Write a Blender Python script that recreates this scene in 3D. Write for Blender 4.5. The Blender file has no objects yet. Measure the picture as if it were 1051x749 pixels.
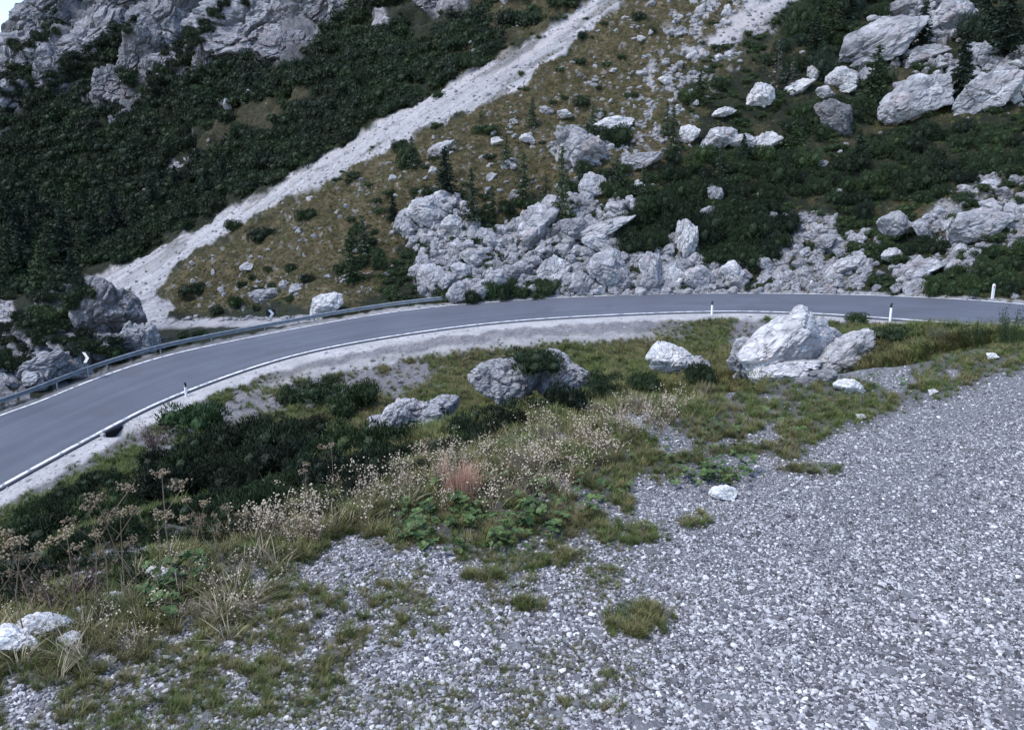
import bpy, bmesh, math, random
import numpy as np
from mathutils import Vector, Euler

random.seed(7)
rng = np.random.default_rng(7)
scene = bpy.context.scene
COL = scene.collection

# ------------------------------------------------------------------ camera model
F = 800.0
TH = math.atan((374.5 - 195) / F)
CT, ST = math.cos(TH), math.sin(TH)


def ae(u, v):
    """photo position -> horizontal slope a = x/y and vertical slope e = z/y of the line of sight"""
    xc = (np.asarray(u, float) - 525.5) / F
    yc = -(np.asarray(v, float) - 374.5) / F
    y = CT + yc * ST
    return xc / y, (-ST + yc * CT) / y


def uv(x, y, z):
    d = y * CT - z * ST
    return 525.5 + F * x / d, 374.5 - F * (y * ST + z * CT) / d


def at(u, v, Y):
    a, e = ae(u, v)
    return np.stack([a * Y, np.ones_like(a) * Y, e * Y], -1)


# ------------------------------------------------------------------ noise
_prm = np.random.default_rng(3).permutation(256)
_grd = np.random.default_rng(4).normal(size=(256, 3))
_grd /= np.linalg.norm(_grd, axis=1)[:, None]


def _hash(i, j, k):
    return _prm[(_prm[(_prm[i & 255] + j) & 255] + k) & 255]


def perlin(p):
    shp = p.shape[:-1]
    p = p.reshape(-1, 3)
    i = np.floor(p).astype(int)
    f = p - i
    w = f * f * f * (f * (f * 6 - 15) + 10)
    out = 0
    for dx in (0, 1):
        for dy in (0, 1):
            for dz in (0, 1):
                g = _grd[_hash(i[:, 0] + dx, i[:, 1] + dy, i[:, 2] + dz)]
                d = g[:, 0] * (f[:, 0] - dx) + g[:, 1] * (f[:, 1] - dy) + g[:, 2] * (f[:, 2] - dz)
                ww = (w[:, 0] if dx else 1 - w[:, 0]) * (w[:, 1] if dy else 1 - w[:, 1]) * (w[:, 2] if dz else 1 - w[:, 2])
                out = out + d * ww
    return (out * 1.5).reshape(shp)


def fbm(p, octaves=4, gain=0.5):
    p = np.asarray(p, float)
    out, amp = 0, 1.0
    for o in range(octaves):
        out = out + amp * perlin(p + 17.3 * o)
        p = p * 2.03
        amp *= gain
    return out


def ridged(p, octaves=4, gain=0.5):
    out, amp = 0, 1.0
    p = np.asarray(p, float)
    for o in range(octaves):
        out = out + amp * (1 - 2 * np.abs(perlin(p + 9.1 * o)))
        p = p * 2.1
        amp *= gain
    return out


_cell = np.random.default_rng(5).random((256, 4))


def worley(p):
    """distance to nearest and second nearest cell point, and a random value of the nearest cell"""
    i = np.floor(p).astype(int)
    f1 = np.full(len(p), 9.0)
    f2 = np.full(len(p), 9.0)
    cv = np.zeros(len(p))
    for dx in (-1, 0, 1):
        for dy in (-1, 0, 1):
            for dz in (-1, 0, 1):
                h = _cell[_hash(i[:, 0] + dx, i[:, 1] + dy, i[:, 2] + dz)]
                q = i + np.array([dx, dy, dz]) + h[:, :3]
                d = np.sqrt(((q - p) ** 2).sum(1))
                near = d < f1
                f2 = np.where(near, f1, np.minimum(f2, d))
                cv = np.where(near, h[:, 3], cv)
                f1 = np.where(near, d, f1)
    return f1, f2, cv


def facets(p, seed):
    """each cell gets its own tilted plane: broken, angular faces"""
    p = p + seed * 5.7
    i = np.floor(p).astype(int)
    f1 = np.full(len(p), 9.0)
    val = np.zeros(len(p))
    for dx in (-1, 0, 1):
        for dy in (-1, 0, 1):
            for dz in (-1, 0, 1):
                hh = _hash(i[:, 0] + dx, i[:, 1] + dy, i[:, 2] + dz)
                h = _cell[hh]
                q = i + np.array([dx, dy, dz]) + h[:, :3]
                dl = p - q
                d = np.sqrt((dl ** 2).sum(1))
                near = d < f1
                val = np.where(near, (dl * _grd[hh]).sum(1) + 0.7 * (h[:, 3] - 0.5), val)
                f1 = np.where(near, d, f1)
    return val


def sstep(a, b, x):
    t = np.clip((x - a) / (b - a), 0, 1)
    return t * t * (3 - 2 * t)


def uvn(u, v, s, seed, octaves=3):
    return fbm(np.stack([np.asarray(u, float) / s, np.asarray(v, float) / s, np.full(np.shape(u), seed * 7.77)], -1), octaves)


def poly_sd(u, v, poly):
    """signed distance to a polygon (positive inside)"""
    P = np.array(poly, float)
    Q = np.roll(P, -1, 0)
    inside = np.zeros(np.shape(u), bool)
    best = np.full(np.shape(u), 1e9)
    for (x1, y1), (x2, y2) in zip(P, Q):
        if y1 != y2:
            c = ((y1 > v) != (y2 > v)) & (u < (x2 - x1) * (v - y1) / (y2 - y1) + x1)
            inside ^= c
        dx, dy = x2 - x1, y2 - y1
        t = np.clip(((u - x1) * dx + (v - y1) * dy) / (dx * dx + dy * dy), 0, 1)
        best = np.minimum(best, np.hypot(u - x1 - t * dx, v - y1 - t * dy))
    return np.where(inside, best, -best)


def zone(u, v, poly, soft=6, warp=8, ws=30, seed=1):
    u = np.asarray(u, float)
    v = np.asarray(v, float)
    d = poly_sd(u, v, poly)
    if warp:
        d = d + warp * uvn(u, v, ws, seed, 4)
    return sstep(-soft, soft, d)


class TPS:
    def __init__(self, X, y, lam=0.0):
        self.mu, self.sd = X.mean(0), X.std(0).max()
        X = (X - self.mu) / self.sd
        self.X = X
        n = len(X)
        K = self.k(X, X) + lam * np.eye(n)
        Pm = np.hstack([np.ones((n, 1)), X])
        A = np.block([[K, Pm], [Pm.T, np.zeros((3, 3))]])
        self.w = np.linalg.solve(A, np.concatenate([y, np.zeros(3)]))

    @staticmethod
    def k(a, b):
        r2 = ((a[:, None] - b[None]) ** 2).sum(-1)
        return 0.5 * r2 * np.log(r2 + 1e-12)

    def __call__(self, Q):
        Q = np.asarray(Q, float)
        shp = Q.shape[:-1]
        Q = ((Q.reshape(-1, 2)) - self.mu) / self.sd
        out = np.empty(len(Q))
        n = len(self.X)
        for s in range(0, len(Q), 60000):
            q = Q[s:s + 60000]
            out[s:s + 60000] = self.k(q, self.X) @ self.w[:n] + self.w[n] + q @ self.w[n + 1:]
        return out.reshape(shp)


# ------------------------------------------------------------------ object helpers
def tag(o, label=None, cat=None, group=None, kind=None):
    if label: o['label'] = label
    if cat: o['category'] = cat
    if group: o['group'] = group
    if kind: o['kind'] = kind
    return o


def link(name, me, mat=None, parent=None, col=None):
    o = bpy.data.objects.new(name, me)
    (col or COL).objects.link(o)
    if mat and not me.materials:
        me.materials.append(mat)
    if parent: o.parent = parent
    return o


def empty(name, loc, rz=0):
    o = bpy.data.objects.new(name, None)
    o.empty_display_size = 0.2
    COL.objects.link(o)
    o.location = loc
    o.rotation_euler = (0, 0, rz)
    return o


def copy_tree(o, parent=None):
    c = o.copy()
    COL.objects.link(c)
    c.parent = parent
    for ch in list(o.children):
        copy_tree(ch, c)
    return c


def mesh_np(name, V, Fc, smooth=False):
    """V (n,3), Fc (m,k) with k = 3 or 4"""
    me = bpy.data.meshes.new(name)
    V = np.asarray(V, np.float32)
    Fc = np.asarray(Fc, np.int32)
    m, k = Fc.shape
    tot = np.full(m, k, np.int32)
    if k == 4:                       # a repeated last corner means a triangle
        tot[Fc[:, 3] == Fc[:, 2]] = 3
    loops = Fc[np.arange(k)[None] < tot[:, None]]
    me.vertices.add(len(V))
    me.vertices.foreach_set('co', V.ravel())
    me.loops.add(len(loops))
    me.loops.foreach_set('vertex_index', loops)
    me.polygons.add(m)
    me.polygons.foreach_set('loop_start', np.concatenate([[0], np.cumsum(tot)[:-1]]).astype(np.int32))
    me.polygons.foreach_set('loop_total', tot)
    me.polygons.foreach_set('use_smooth', np.full(m, smooth))
    me.update(calc_edges=True)
    me.validate()
    return me


def grid_faces(r, c):
    i = np.arange(r * c).reshape(r, c)
    return np.stack([i[:-1, :-1], i[:-1, 1:], i[1:, 1:], i[1:, :-1]], -1).reshape(-1, 4)


def set_attr(me, name, arr):
    a = me.attributes.new(name, 'FLOAT_COLOR', 'POINT')
    d = np.ones((len(arr), 4), np.float32)
    d[:, :arr.shape[1]] = arr
    a.data.foreach_set('color', d.ravel())


class MB:
    """collects boxes, tubes and prisms into one mesh"""
    def __init__(self):
        self.v, self.f = [], []

    def add(self, v, f):
        n = len(self.v)
        self.v += [tuple(p) for p in v]
        self.f += [tuple(i + n for i in q) for q in f]

    def box(self, c, s, taper=1.0):
        x, y, z = s[0] / 2, s[1] / 2, s[2] / 2
        vs = []
        for k, zz in enumerate((-z, z)):
            t = taper if k else 1
            vs += [(c[0] - x * t, c[1] - y * t, c[2] + zz), (c[0] + x * t, c[1] - y * t, c[2] + zz),
                   (c[0] + x * t, c[1] + y * t, c[2] + zz), (c[0] - x * t, c[1] + y * t, c[2] + zz)]
        self.add(vs, [(3, 2, 1, 0), (4, 5, 6, 7), (0, 1, 5, 4), (1, 2, 6, 5), (2, 3, 7, 6), (3, 0, 4, 7)])

    def tube(self, pts, rad, n=6):
        vs, fs = [], []
        for i, p in enumerate(pts):
            p = Vector(p)
            d = Vector(pts[min(i + 1, len(pts) - 1)]) - Vector(pts[max(i - 1, 0)])
            d.normalize()
            a = d.orthogonal().normalized()
            b = d.cross(a)
            r = rad[i] if hasattr(rad, '__len__') else rad
            for k in range(n):
                t = 2 * math.pi * k / n
                vs.append(p + (a * math.cos(t) + b * math.sin(t)) * r)
        for i in range(len(pts) - 1):
            for k in range(n):
                fs.append((i * n + k, i * n + (k + 1) % n, (i + 1) * n + (k + 1) % n, (i + 1) * n + k))
        fs.append(tuple(range(n))[::-1])
        fs.append(tuple((len(pts) - 1) * n + k for k in range(n)))
        self.add(vs, fs)

    def prism(self, poly, y0, y1):
        """outline in x,z pulled from y0 to y1"""
        n = len(poly)
        vs = [(x, y0, z) for x, z in poly] + [(x, y1, z) for x, z in poly]
        fs = [tuple(range(n)), tuple(range(n, 2 * n))[::-1]]
        for k in range(n):
            fs.append((k, n + k, n + (k + 1) % n, (k + 1) % n))
        self.add(vs, fs)

    def mesh(self, name, smooth=False):
        me = bpy.data.meshes.new(name)
        me.from_pydata(self.v, [], self.f)
        if smooth:
            me.polygons.foreach_set('use_smooth', [True] * len(me.polygons))
        me.update()
        return me

    def build(self, name, mat, parent=None, smooth=False):
        return link(name, self.mesh(name, smooth), mat, parent)


# ------------------------------------------------------------------ materials
class NT:
    def __init__(self, name):
        self.m = bpy.data.materials.new(name)
        self.m.use_nodes = True
        self.t = self.m.node_tree
        self.b = self.t.nodes['Principled BSDF']
        self.b.inputs['Specular IOR Level'].default_value = 0.25

    def n(self, kind, **kw):
        nd = self.t.nodes.new(kind)
        for k, v in kw.items():
            setattr(nd, k, v)
        return nd

    def l(self, a, b):
        self.t.links.new(a, b)

    def noise(self, vec, scale, detail=4, rough=0.55):
        nd = self.n('ShaderNodeTexNoise')
        nd.inputs['Scale'].default_value = scale
        nd.inputs['Detail'].default_value = detail
        nd.inputs['Roughness'].default_value = rough
        if vec: self.l(vec, nd.inputs['Vector'])
        return nd.outputs['Fac']

    def voro(self, vec, scale, feature='F1', out='Distance'):
        nd = self.n('ShaderNodeTexVoronoi', feature=feature)
        nd.inputs['Scale'].default_value = scale
        if vec: self.l(vec, nd.inputs['Vector'])
        return nd.outputs[out]

    def ramp(self, fac, stops):
        nd = self.n('ShaderNodeValToRGB')
        el = nd.color_ramp.elements
        while len(el) < len(stops): el.new(0.5)
        for e, (p, c) in zip(el, stops):
            e.position = p
            e.color = (c, c, c, 1) if not hasattr(c, '__len__') else (*c, 1)
        self.l(fac, nd.inputs[0])
        return nd.outputs['Color']

    def mix(self, fac, a, b, mode='MIX'):
        nd = self.n('ShaderNodeMix', data_type='RGBA', blend_type=mode)
        for s, x in ((0, fac), (6, a), (7, b)):
            if hasattr(x, 'is_linked') or hasattr(x, 'links'):
                self.l(x, nd.inputs[s])
            elif s == 0:
                nd.inputs[0].default_value = x
            else:
                nd.inputs[s].default_value = (*x, 1)
        return nd.outputs[2]

    def math(self, op, a, b=0.0):
        nd = self.n('ShaderNodeMath', operation=op)
        for s, x in ((0, a), (1, b)):
            if hasattr(x, 'links'): self.l(x, nd.inputs[s])
            else: nd.inputs[s].default_value = x
        return nd.outputs[0]

    def coord(self, which='Object'):
        return self.n('ShaderNodeTexCoord').outputs[which]

    def pos(self):
        return self.n('ShaderNodeNewGeometry').outputs['Position']

    def attr(self, name):
        nd = self.n('ShaderNodeAttribute', attribute_name=name)
        sp = self.n('ShaderNodeSeparateColor')
        self.l(nd.outputs['Color'], sp.inputs[0])
        return sp.outputs

    def rnd(self):
        return self.n('ShaderNodeObjectInfo').outputs['Random']

    def bump(self, h, dist, strength=1.0, prev=None):
        nd = self.n('ShaderNodeBump')
        nd.inputs['Distance'].default_value = dist
        nd.inputs['Strength'].default_value = strength
        self.l(h, nd.inputs['Height'])
        if prev: self.l(prev, nd.inputs['Normal'])
        return nd.outputs['Normal']

    def done(self, col, rough=0.9, normal=None):
        if hasattr(col, 'links'): self.l(col, self.b.inputs['Base Color'])
        else: self.b.inputs['Base Color'].default_value = (*col, 1)
        self.b.inputs['Roughness'].default_value = rough
        if normal: self.l(normal, self.b.inputs['Normal'])
        return self.m


def plain(name, c, rough=0.6, metal=0.0, var=0.12, scale=20):
    t = NT(name)
    f = t.noise(t.coord(), scale, 5, 0.6)
    k = t.ramp(f, [(0.3, tuple(x * (1 - var) for x in c)), (0.7, tuple(min(1, x * (1 + var)) for x in c))])
    t.b.inputs['Metallic'].default_value = metal
    return t.done(k, rough)


def rock_mat(name, c_lo, c_hi, stain, world=False, sc=1.0, bd=0.07):
    t = NT(name)
    if world:
        p = t.pos()
    else:
        a = t.n('ShaderNodeVectorMath', operation='ADD')
        t.l(t.coord('Object'), a.inputs[0])
        m = t.math('MULTIPLY', t.rnd(), 40.0)
        cx = t.n('ShaderNodeCombineXYZ')
        t.l(m, cx.inputs[0]); t.l(m, cx.inputs[1])
        t.l(cx.outputs[0], a.inputs[1])
        p = a.outputs[0]
    big = t.noise(p, 1.6 * sc, 6, 0.62)
    fine = t.noise(p, 11 * sc, 6, 0.7)
    col = t.ramp(big, [(0.30, c_lo), (0.52, tuple((a + b) / 2 for a, b in zip(c_lo, c_hi))), (0.66, c_hi)])
    st = t.ramp(t.noise(p, 0.9 * sc, 4, 0.6), [(0.52, 0.0), (0.68, 0.75)])
    col = t.mix(st, col, stain)
    crack = t.voro(t_warp(t, p, 1.4 * sc, 0.6 / sc), 2.3 * sc, 'DISTANCE_TO_EDGE')
    ck = t.ramp(crack, [(0.0, 0.35), (0.02, 0.85), (0.05, 1.0)])
    col = t.mix(0.55, col, ck, 'MULTIPLY')
    lich = t.ramp(t.noise(t_warp(t, p, 2.0 * sc, 0.4 / sc), 2.1 * sc, 7, 0.75), [(0.50, 1.0), (0.60, 0.62), (0.72, 0.42)])
    col = t.mix(0.7, col, lich, 'MULTIPLY')
    ff = t.ramp(fine, [(0.3, 0.66), (0.55, 1.0), (0.75, 1.12)])
    col = t.mix(0.8, col, ff, 'MULTIPLY')
    h = t.math('ADD', fine, t.math('MULTIPLY', t.ramp(crack, [(0, 0.0), (0.09, 1.0)]), 0.6))
    if not world:
        v = t.ramp(t.rnd(), [(0.0, 0.80), (1.0, 1.1)])
        col = t.mix(1.0, col, v, 'MULTIPLY')
    return t.done(col, 0.92, t.bump(h, bd / sc, 0.9))


def t_warp(t, p, scale, amt):
    nd = t.n('ShaderNodeTexNoise')
    nd.inputs['Scale'].default_value = scale
    nd.inputs['Detail'].default_value = 3
    t.l(p, nd.inputs['Vector'])
    s = t.n('ShaderNodeVectorMath', operation='SCALE')
    s.inputs['Scale'].default_value = amt * 2
    t.l(nd.outputs['Color'], s.inputs[0])
    a = t.n('ShaderNodeVectorMath', operation='ADD')
    t.l(p, a.inputs[0]); t.l(s.outputs[0], a.inputs[1])
    return a.outputs[0]


def leaf_mat(name, c1, c2, scale=3.0, rough=0.7, patch=0.09):
    t = NT(name)
    f = t.math('ADD', t.math('ADD', t.math('MULTIPLY', t.noise(t.coord(), scale, 4, 0.6), 0.45), t.math('MULTIPLY', t.rnd(), 0.30)), t.math('MULTIPLY', t.noise(t.pos(), patch, 4, 0.6), 0.30))
    return t.done(t.ramp(f, [(0.28, c1), (0.68, c2)]), rough)


M = {}
M['limestone'] = rock_mat('limestone', (0.235, 0.235, 0.25), (0.53, 0.525, 0.54), (0.35, 0.30, 0.295))
M['limestone_grey'] = rock_mat('limestone_grey', (0.17, 0.17, 0.182), (0.43, 0.427, 0.445), (0.29, 0.245, 0.24))
M['limestone_dark'] = rock_mat('limestone_dark', (0.11, 0.11, 0.118), (0.29, 0.285, 0.295), (0.19, 0.165, 0.165))
M['limestone_white'] = rock_mat('limestone_white', (0.40, 0.395, 0.40), (0.68, 0.67, 0.675), (0.45, 0.40, 0.385), sc=1.3)
M['cliff_rock'] = rock_mat('cliff_rock', (0.12, 0.12, 0.132), (0.36, 0.357, 0.375), (0.24, 0.205, 0.205), sc=2.2, bd=0.5)
M['stone_white'] = rock_mat('stone_white', (0.55, 0.545, 0.54), (0.82, 0.81, 0.80), (0.56, 0.51, 0.48), bd=0.004)
M['brown_twig'] = leaf_mat('brown_twigs', (0.040, 0.026, 0.022), (0.115, 0.075, 0.06))
M['mugo'] = leaf_mat('mugo_foliage', (0.004, 0.009, 0.005), (0.019, 0.034, 0.012))
M['mugo_light'] = leaf_mat('mugo_foliage_light', (0.010, 0.021, 0.008), (0.034, 0.056, 0.018))
M['olive'] = leaf_mat('olive_bush', (0.045, 0.055, 0.018), (0.16, 0.15, 0.05))
M['green'] = leaf_mat('green_bush', (0.018, 0.042, 0.014), (0.055, 0.10, 0.032))
M['bluegreen'] = leaf_mat('blue_green_leaf', (0.10, 0.17, 0.12), (0.22, 0.32, 0.24))
M['spruce'] = leaf_mat('spruce_needles', (0.007, 0.014, 0.010), (0.022, 0.038, 0.020))
M['larch'] = leaf_mat('larch_needles', (0.022, 0.034, 0.020), (0.060, 0.078, 0.040))
M['grey_twig'] = leaf_mat('grey_twigs', (0.05, 0.047, 0.042), (0.12, 0.115, 0.10))
M['bark'] = plain('bark', (0.055, 0.043, 0.035), 0.9, 0, 0.3, 12)
M['grass_green'] = leaf_mat('grass_green', (0.028, 0.048, 0.012), (0.12, 0.150, 0.040), 0.8, 0.7, 1.2)
M['grass_olive'] = leaf_mat('grass_olive', (0.054, 0.054, 0.020), (0.19, 0.165, 0.070), 0.8, 0.7, 1.2)
M['straw'] = leaf_mat('dry_straw', (0.13, 0.105, 0.07), (0.34, 0.29, 0.20), 0.8)
M['broad'] = leaf_mat('broad_leaf', (0.020, 0.042, 0.012), (0.085, 0.130, 0.038), 2.0, 0.5)
M['rust'] = leaf_mat('rust_grass', (0.38, 0.20, 0.14), (0.70, 0.48, 0.36), 2.0)
M['seed'] = leaf_mat('seed_head', (0.26, 0.21, 0.15), (0.55, 0.46, 0.36), 4.0)
M['umbel'] = leaf_mat('dry_umbel', (0.085, 0.066, 0.040), (0.25, 0.195, 0.125), 9.0)
M['stalk'] = plain('dry_stalk', (0.17, 0.12, 0.085), 0.8, 0, 0.25, 8)
M['pebble'] = None
M['post_white'] = plain('post_white', (0.72, 0.72, 0.72), 0.5, 0, 0.06)
M['black_paint'] = plain('black_paint', (0.015, 0.015, 0.017), 0.5)
M['reflector'] = plain('reflector', (0.55, 0.50, 0.42), 0.2)
M['red_reflector'] = plain('red_reflector', (0.6, 0.12, 0.07), 0.25)
M['galv'] = plain('galvanised_steel', (0.20, 0.225, 0.25), 0.5, 0.25, 0.25, 3)
M['line_white'] = plain('line_white', (0.74, 0.74, 0.74), 0.7, 0, 0.10, 6)

t = NT('line_paint')
wn = t.ramp(t.noise(t.pos(), 2.6, 8, 0.75), [(0.40, (0.26, 0.26, 0.27)), (0.52, (0.72, 0.72, 0.72))])
M['line_white'] = t.done(wn, 0.7)
t = NT('gravel_stone')
M['pebble'] = t.done(t.ramp(t.rnd(), [(0.0, (0.045, 0.043, 0.047)), (0.32, (0.135, 0.131, 0.138)), (0.65, (0.300, 0.292, 0.300)), (0.92, (0.47, 0.46, 0.46)), (1.0, (0.64, 0.625, 0.615))]), 0.9)

# asphalt
t = NT('asphalt')
uvc = t.coord('UV')
mp = t.n('ShaderNodeMapping')
mp.inputs['Scale'].default_value = (1.0, 0.035, 1)
t.l(uvc, mp.inputs['Vector'])
streak = t.noise(mp.outputs[0], 1.4, 4, 0.6)
patch = t.noise(t.pos(), 0.22, 5, 0.6)
grain = t.noise(t.pos(), 30, 3, 0.7)
c = t.ramp(streak, [(0.30, (0.082, 0.089, 0.110)), (0.70, (0.106, 0.113, 0.136))])
c = t.mix(0.7, c, t.ramp(patch, [(0.3, 0.82), (0.7, 1.14)]), 'MULTIPLY')
c = t.mix(t.ramp(t.noise(t.pos(), 0.35, 3, 0.5), [(0.60, 0.0), (0.62, 0.5)]), c, (0.080, 0.085, 0.098))
c = t.mix(0.6, c, t.ramp(grain, [(0.3, 0.75), (0.7, 1.2)]), 'MULTIPLY')
M['asphalt'] = t.done(c, 0.8, t.bump(grain, 0.004, 0.6))

# ground near the camera: R vegetation soil, G pale verge gravel, B dark gritty strip
t = NT('near_ground')
R, G, B = t.attr('zones')[:3]
p = t.pos()
cell = t.n('ShaderNodeTexVoronoi'); cell.inputs['Scale'].default_value = 130
t.l(p, cell.inputs['Vector'])
cs = t.n('ShaderNodeSeparateColor'); t.l(cell.outputs['Color'], cs.inputs[0])
grav = t.ramp(cs.outputs[0], [(0.0, (0.10, 0.10, 0.106)), (0.5, (0.20, 0.197, 0.205)), (0.85, (0.31, 0.305, 0.305)), (1.0, (0.50, 0.49, 0.48))])
fines = t.ramp(t.noise(p, 0.9, 6, 0.65), [(0.48, 0.0), (0.66, 0.65)])
grav = t.mix(fines, grav, (0.27, 0.265, 0.268))
grav = t.mix(0.6, grav, t.ramp(t.noise(p, 1.1, 5), [(0.3, 0.80), (0.7, 1.12)]), 'MULTIPLY')
soil = t.ramp(t.noise(p, 2.2, 6, 0.65), [(0.30, (0.014, 0.017, 0.009)), (0.50, (0.036, 0.038, 0.020)), (0.72, (0.09, 0.08, 0.052))])
verge = t.ramp(t.noise(p, 5, 8, 0.75), [(0.32, (0.30, 0.29, 0.29)), (0.68, (0.58, 0.56, 0.55))])
verge = t.mix(0.6, verge, t.ramp(t.noise(p, 0.5, 6, 0.7), [(0.35, 0.7), (0.65, 1.08)]), 'MULTIPLY')
dark = t.ramp(t.noise(p, 7, 8, 0.78), [(0.32, (0.09, 0.086, 0.088)), (0.5, (0.20, 0.192, 0.198)), (0.68, (0.36, 0.345, 0.35))])
dark = t.mix(0.6, dark, t.ramp(t.noise(p, 0.8, 6, 0.7), [(0.35, 0.6), (0.65, 1.1)]), 'MULTIPLY')
c = t.mix(R, grav, soil)
c = t.mix(B, c, dark)
c = t.mix(G, c, verge)
h = t.math('ADD', t.math('MULTIPLY', cell.outputs['Distance'], -1.0), t.noise(p, 14, 4, 0.7))
M['near_ground'] = t.done(c, 0.95, t.bump(h, 0.02, 0.8))

# mountain: R rock, G talus, B dry grass (else dark soil under shrubs)
t = NT('mountain_ground')
R, G, B = t.attr('zones')[:3]
CLF = t.attr('zones_far')[0]
p = t.pos()
veg = t.ramp(t.noise(p, 0.55, 7, 0.7), [(0.30, (0.006, 0.009, 0.005)), (0.55, (0.016, 0.020, 0.010)), (0.75, (0.038, 0.039, 0.021))])
gr = t.ramp(t.noise(p, 0.75, 8, 0.72), [(0.30, (0.018, 0.018, 0.009)), (0.47, (0.055, 0.046, 0.023)), (0.62, (0.105, 0.082, 0.044)), (0.74, (0.22, 0.195, 0.155))])
wp = t_warp(t, p, 0.5, 1.0)
mp = t.n('ShaderNodeMapping'); mp.inputs['Scale'].default_value = (1, 1, 1.3)
t.l(wp, mp.inputs['Vector'])
crack = t.voro(mp.outputs[0], 0.55, 'DISTANCE_TO_EDGE')
crack2 = t.voro(mp.outputs[0], 1.9, 'DISTANCE_TO_EDGE')
rk = t.ramp(t.noise(p, 0.30, 8, 0.68), [(0.30, (0.15, 0.15, 0.16)), (0.52, (0.26, 0.255, 0.27)), (0.70, (0.40, 0.39, 0.40))])
rk = t.mix(t.ramp(t.noise(p, 0.12, 4), [(0.52, 0.0), (0.7, 0.6)]), rk, (0.26, 0.22, 0.22))
rk = t.mix(0.85, rk, t.ramp(crack, [(0, 0.32), (0.05, 0.8), (0.12, 1)]), 'MULTIPLY')
rk = t.mix(0.6, rk, t.ramp(crack2, [(0, 0.45), (0.08, 1)]), 'MULTIPLY')
rk = t.mix(0.7, rk, t.ramp(t.noise(p, 2.6, 6, 0.7), [(0.3, 0.65), (0.7, 1.2)]), 'MULTIPLY')
tal = t.ramp(t.noise(p, 2.4, 8, 0.75), [(0.30, (0.25, 0.247, 0.255)), (0.55, (0.40, 0.39, 0.395)), (0.75, (0.58, 0.57, 0.57))])
mt = t.n('ShaderNodeMapping', vector_type='TEXTURE'); mt.inputs['Rotation'].default_value = (0, 0, 0.68); mt.inputs['Scale'].default_value = (16, 1.3, 6)
t.l(p, mt.inputs['Vector'])
tal = t.mix(0.75, tal, t.ramp(t.noise(mt.outputs[0], 1.0, 6, 0.7), [(0.32, 0.50), (0.6, 1.08)]), 'MULTIPLY')
tal = t.mix(t.ramp(t.noise(mt.outputs[0], 0.5, 5), [(0.5, 0.0), (0.68, 0.4)]), tal, (0.42, 0.345, 0.32))
crk = t.ramp(t.noise(p, 0.11, 9, 0.72), [(0.32, (0.075, 0.076, 0.085)), (0.5, (0.135, 0.135, 0.148)), (0.66, (0.235, 0.232, 0.245))])
mc_ = t.n('ShaderNodeMapping', vector_type='TEXTURE'); mc_.inputs['Rotation'].default_value = (0.2, 0.75, 0.2); mc_.inputs['Scale'].default_value = (9, 9, 1.3)
t.l(wp, mc_.inputs['Vector'])
crk = t.mix(0.7, crk, t.ramp(t.noise(mc_.outputs[0], 0.8, 6, 0.7), [(0.35, 0.55), (0.62, 1.12)]), 'MULTIPLY')
crk = t.mix(0.7, crk, t.ramp(t.noise(p, 0.9, 7, 0.75), [(0.35, 0.5), (0.65, 1.25)]), 'MULTIPLY')
rk = t.mix(CLF, rk, crk)
c = t.mix(B, veg, gr)
c = t.mix(G, c, tal)
c = t.mix(R, c, rk)
h = t.math('ADD', t.noise(p, 1.6, 8, 0.75), t.math('MULTIPLY', t.math('MULTIPLY', t.math('MULTIPLY', R, t.math('SUBTRACT', 1.0, t.math('MULTIPLY', CLF, 0.8))), t.ramp(crack, [(0, 0.0), (0.12, 1.0)])), 0.6))
M['mountain_ground'] = t.done(c, 0.95, t.bump(h, 0.5, 0.8))

# ------------------------------------------------------------------ road edges
near_px = [(-60, 537, 30), (0, 502, 33), (50, 474, 35.5), (100, 447, 38.5), (151, 420, 42), (188, 404, 44.5), (250, 381, 47.5),
           (315, 362, 50), (400, 346, 52), (500, 332.5, 53), (600, 325, 53), (731, 320, 51.5), (830, 322, 47.5), (920, 328, 42),
           (1000, 334, 37.5), (1051, 339, 35)]
far_px = [(-60, 458), (0, 428), (19, 420), (100, 387), (140, 371), (175, 362), (315, 334), (400, 319.5), (460, 312.5), (560, 305.5),
          (640, 302), (740, 300.5), (830, 301), (920, 303), (1000, 307), (1051, 311), (1150, 321)]
pts = [(-26.0, -12, -18.6), (-25.2, 8, -16.2), (-24.6, 20, -14.7)] + [tuple(at(u, v, Y)) for u, v, Y in near_px] + [(24.0, 28, -5.9), (24.3, 18, -5.3), (24.5, 8, -4.8), (25.0, -12, -4.0)]
pts = np.array(pts)


def resample(P, n):
    d = np.concatenate([[0], np.cumsum(np.linalg.norm(np.diff(P[:, :2], axis=0), axis=1))])
    # Catmull-Rom through the points, then arc length
    out = []
    Q = np.vstack([2 * P[0] - P[1], P, 2 * P[-1] - P[-2]])
    for i in range(1, len(Q) - 2):
        tt = np.linspace(0, 1, 24, endpoint=False)[:, None]
        p0, p1, p2, p3 = Q[i - 1], Q[i], Q[i + 1], Q[i + 2]
        out.append(0.5 * (2 * p1 + (p2 - p0) * tt + (2 * p0 - 5 * p1 + 4 * p2 - p3) * tt ** 2 + (3 * p1 - p0 - 3 * p2 + p3) * tt ** 3))
    P = np.vstack(out + [P[-1:]])
    d = np.concatenate([[0], np.cumsum(np.linalg.norm(np.diff(P[:, :2], axis=0), axis=1))])
    s = np.linspace(0, d[-1], n)
    return np.stack([np.interp(s, d, P[:, k]) for k in range(3)], 1), s


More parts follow.
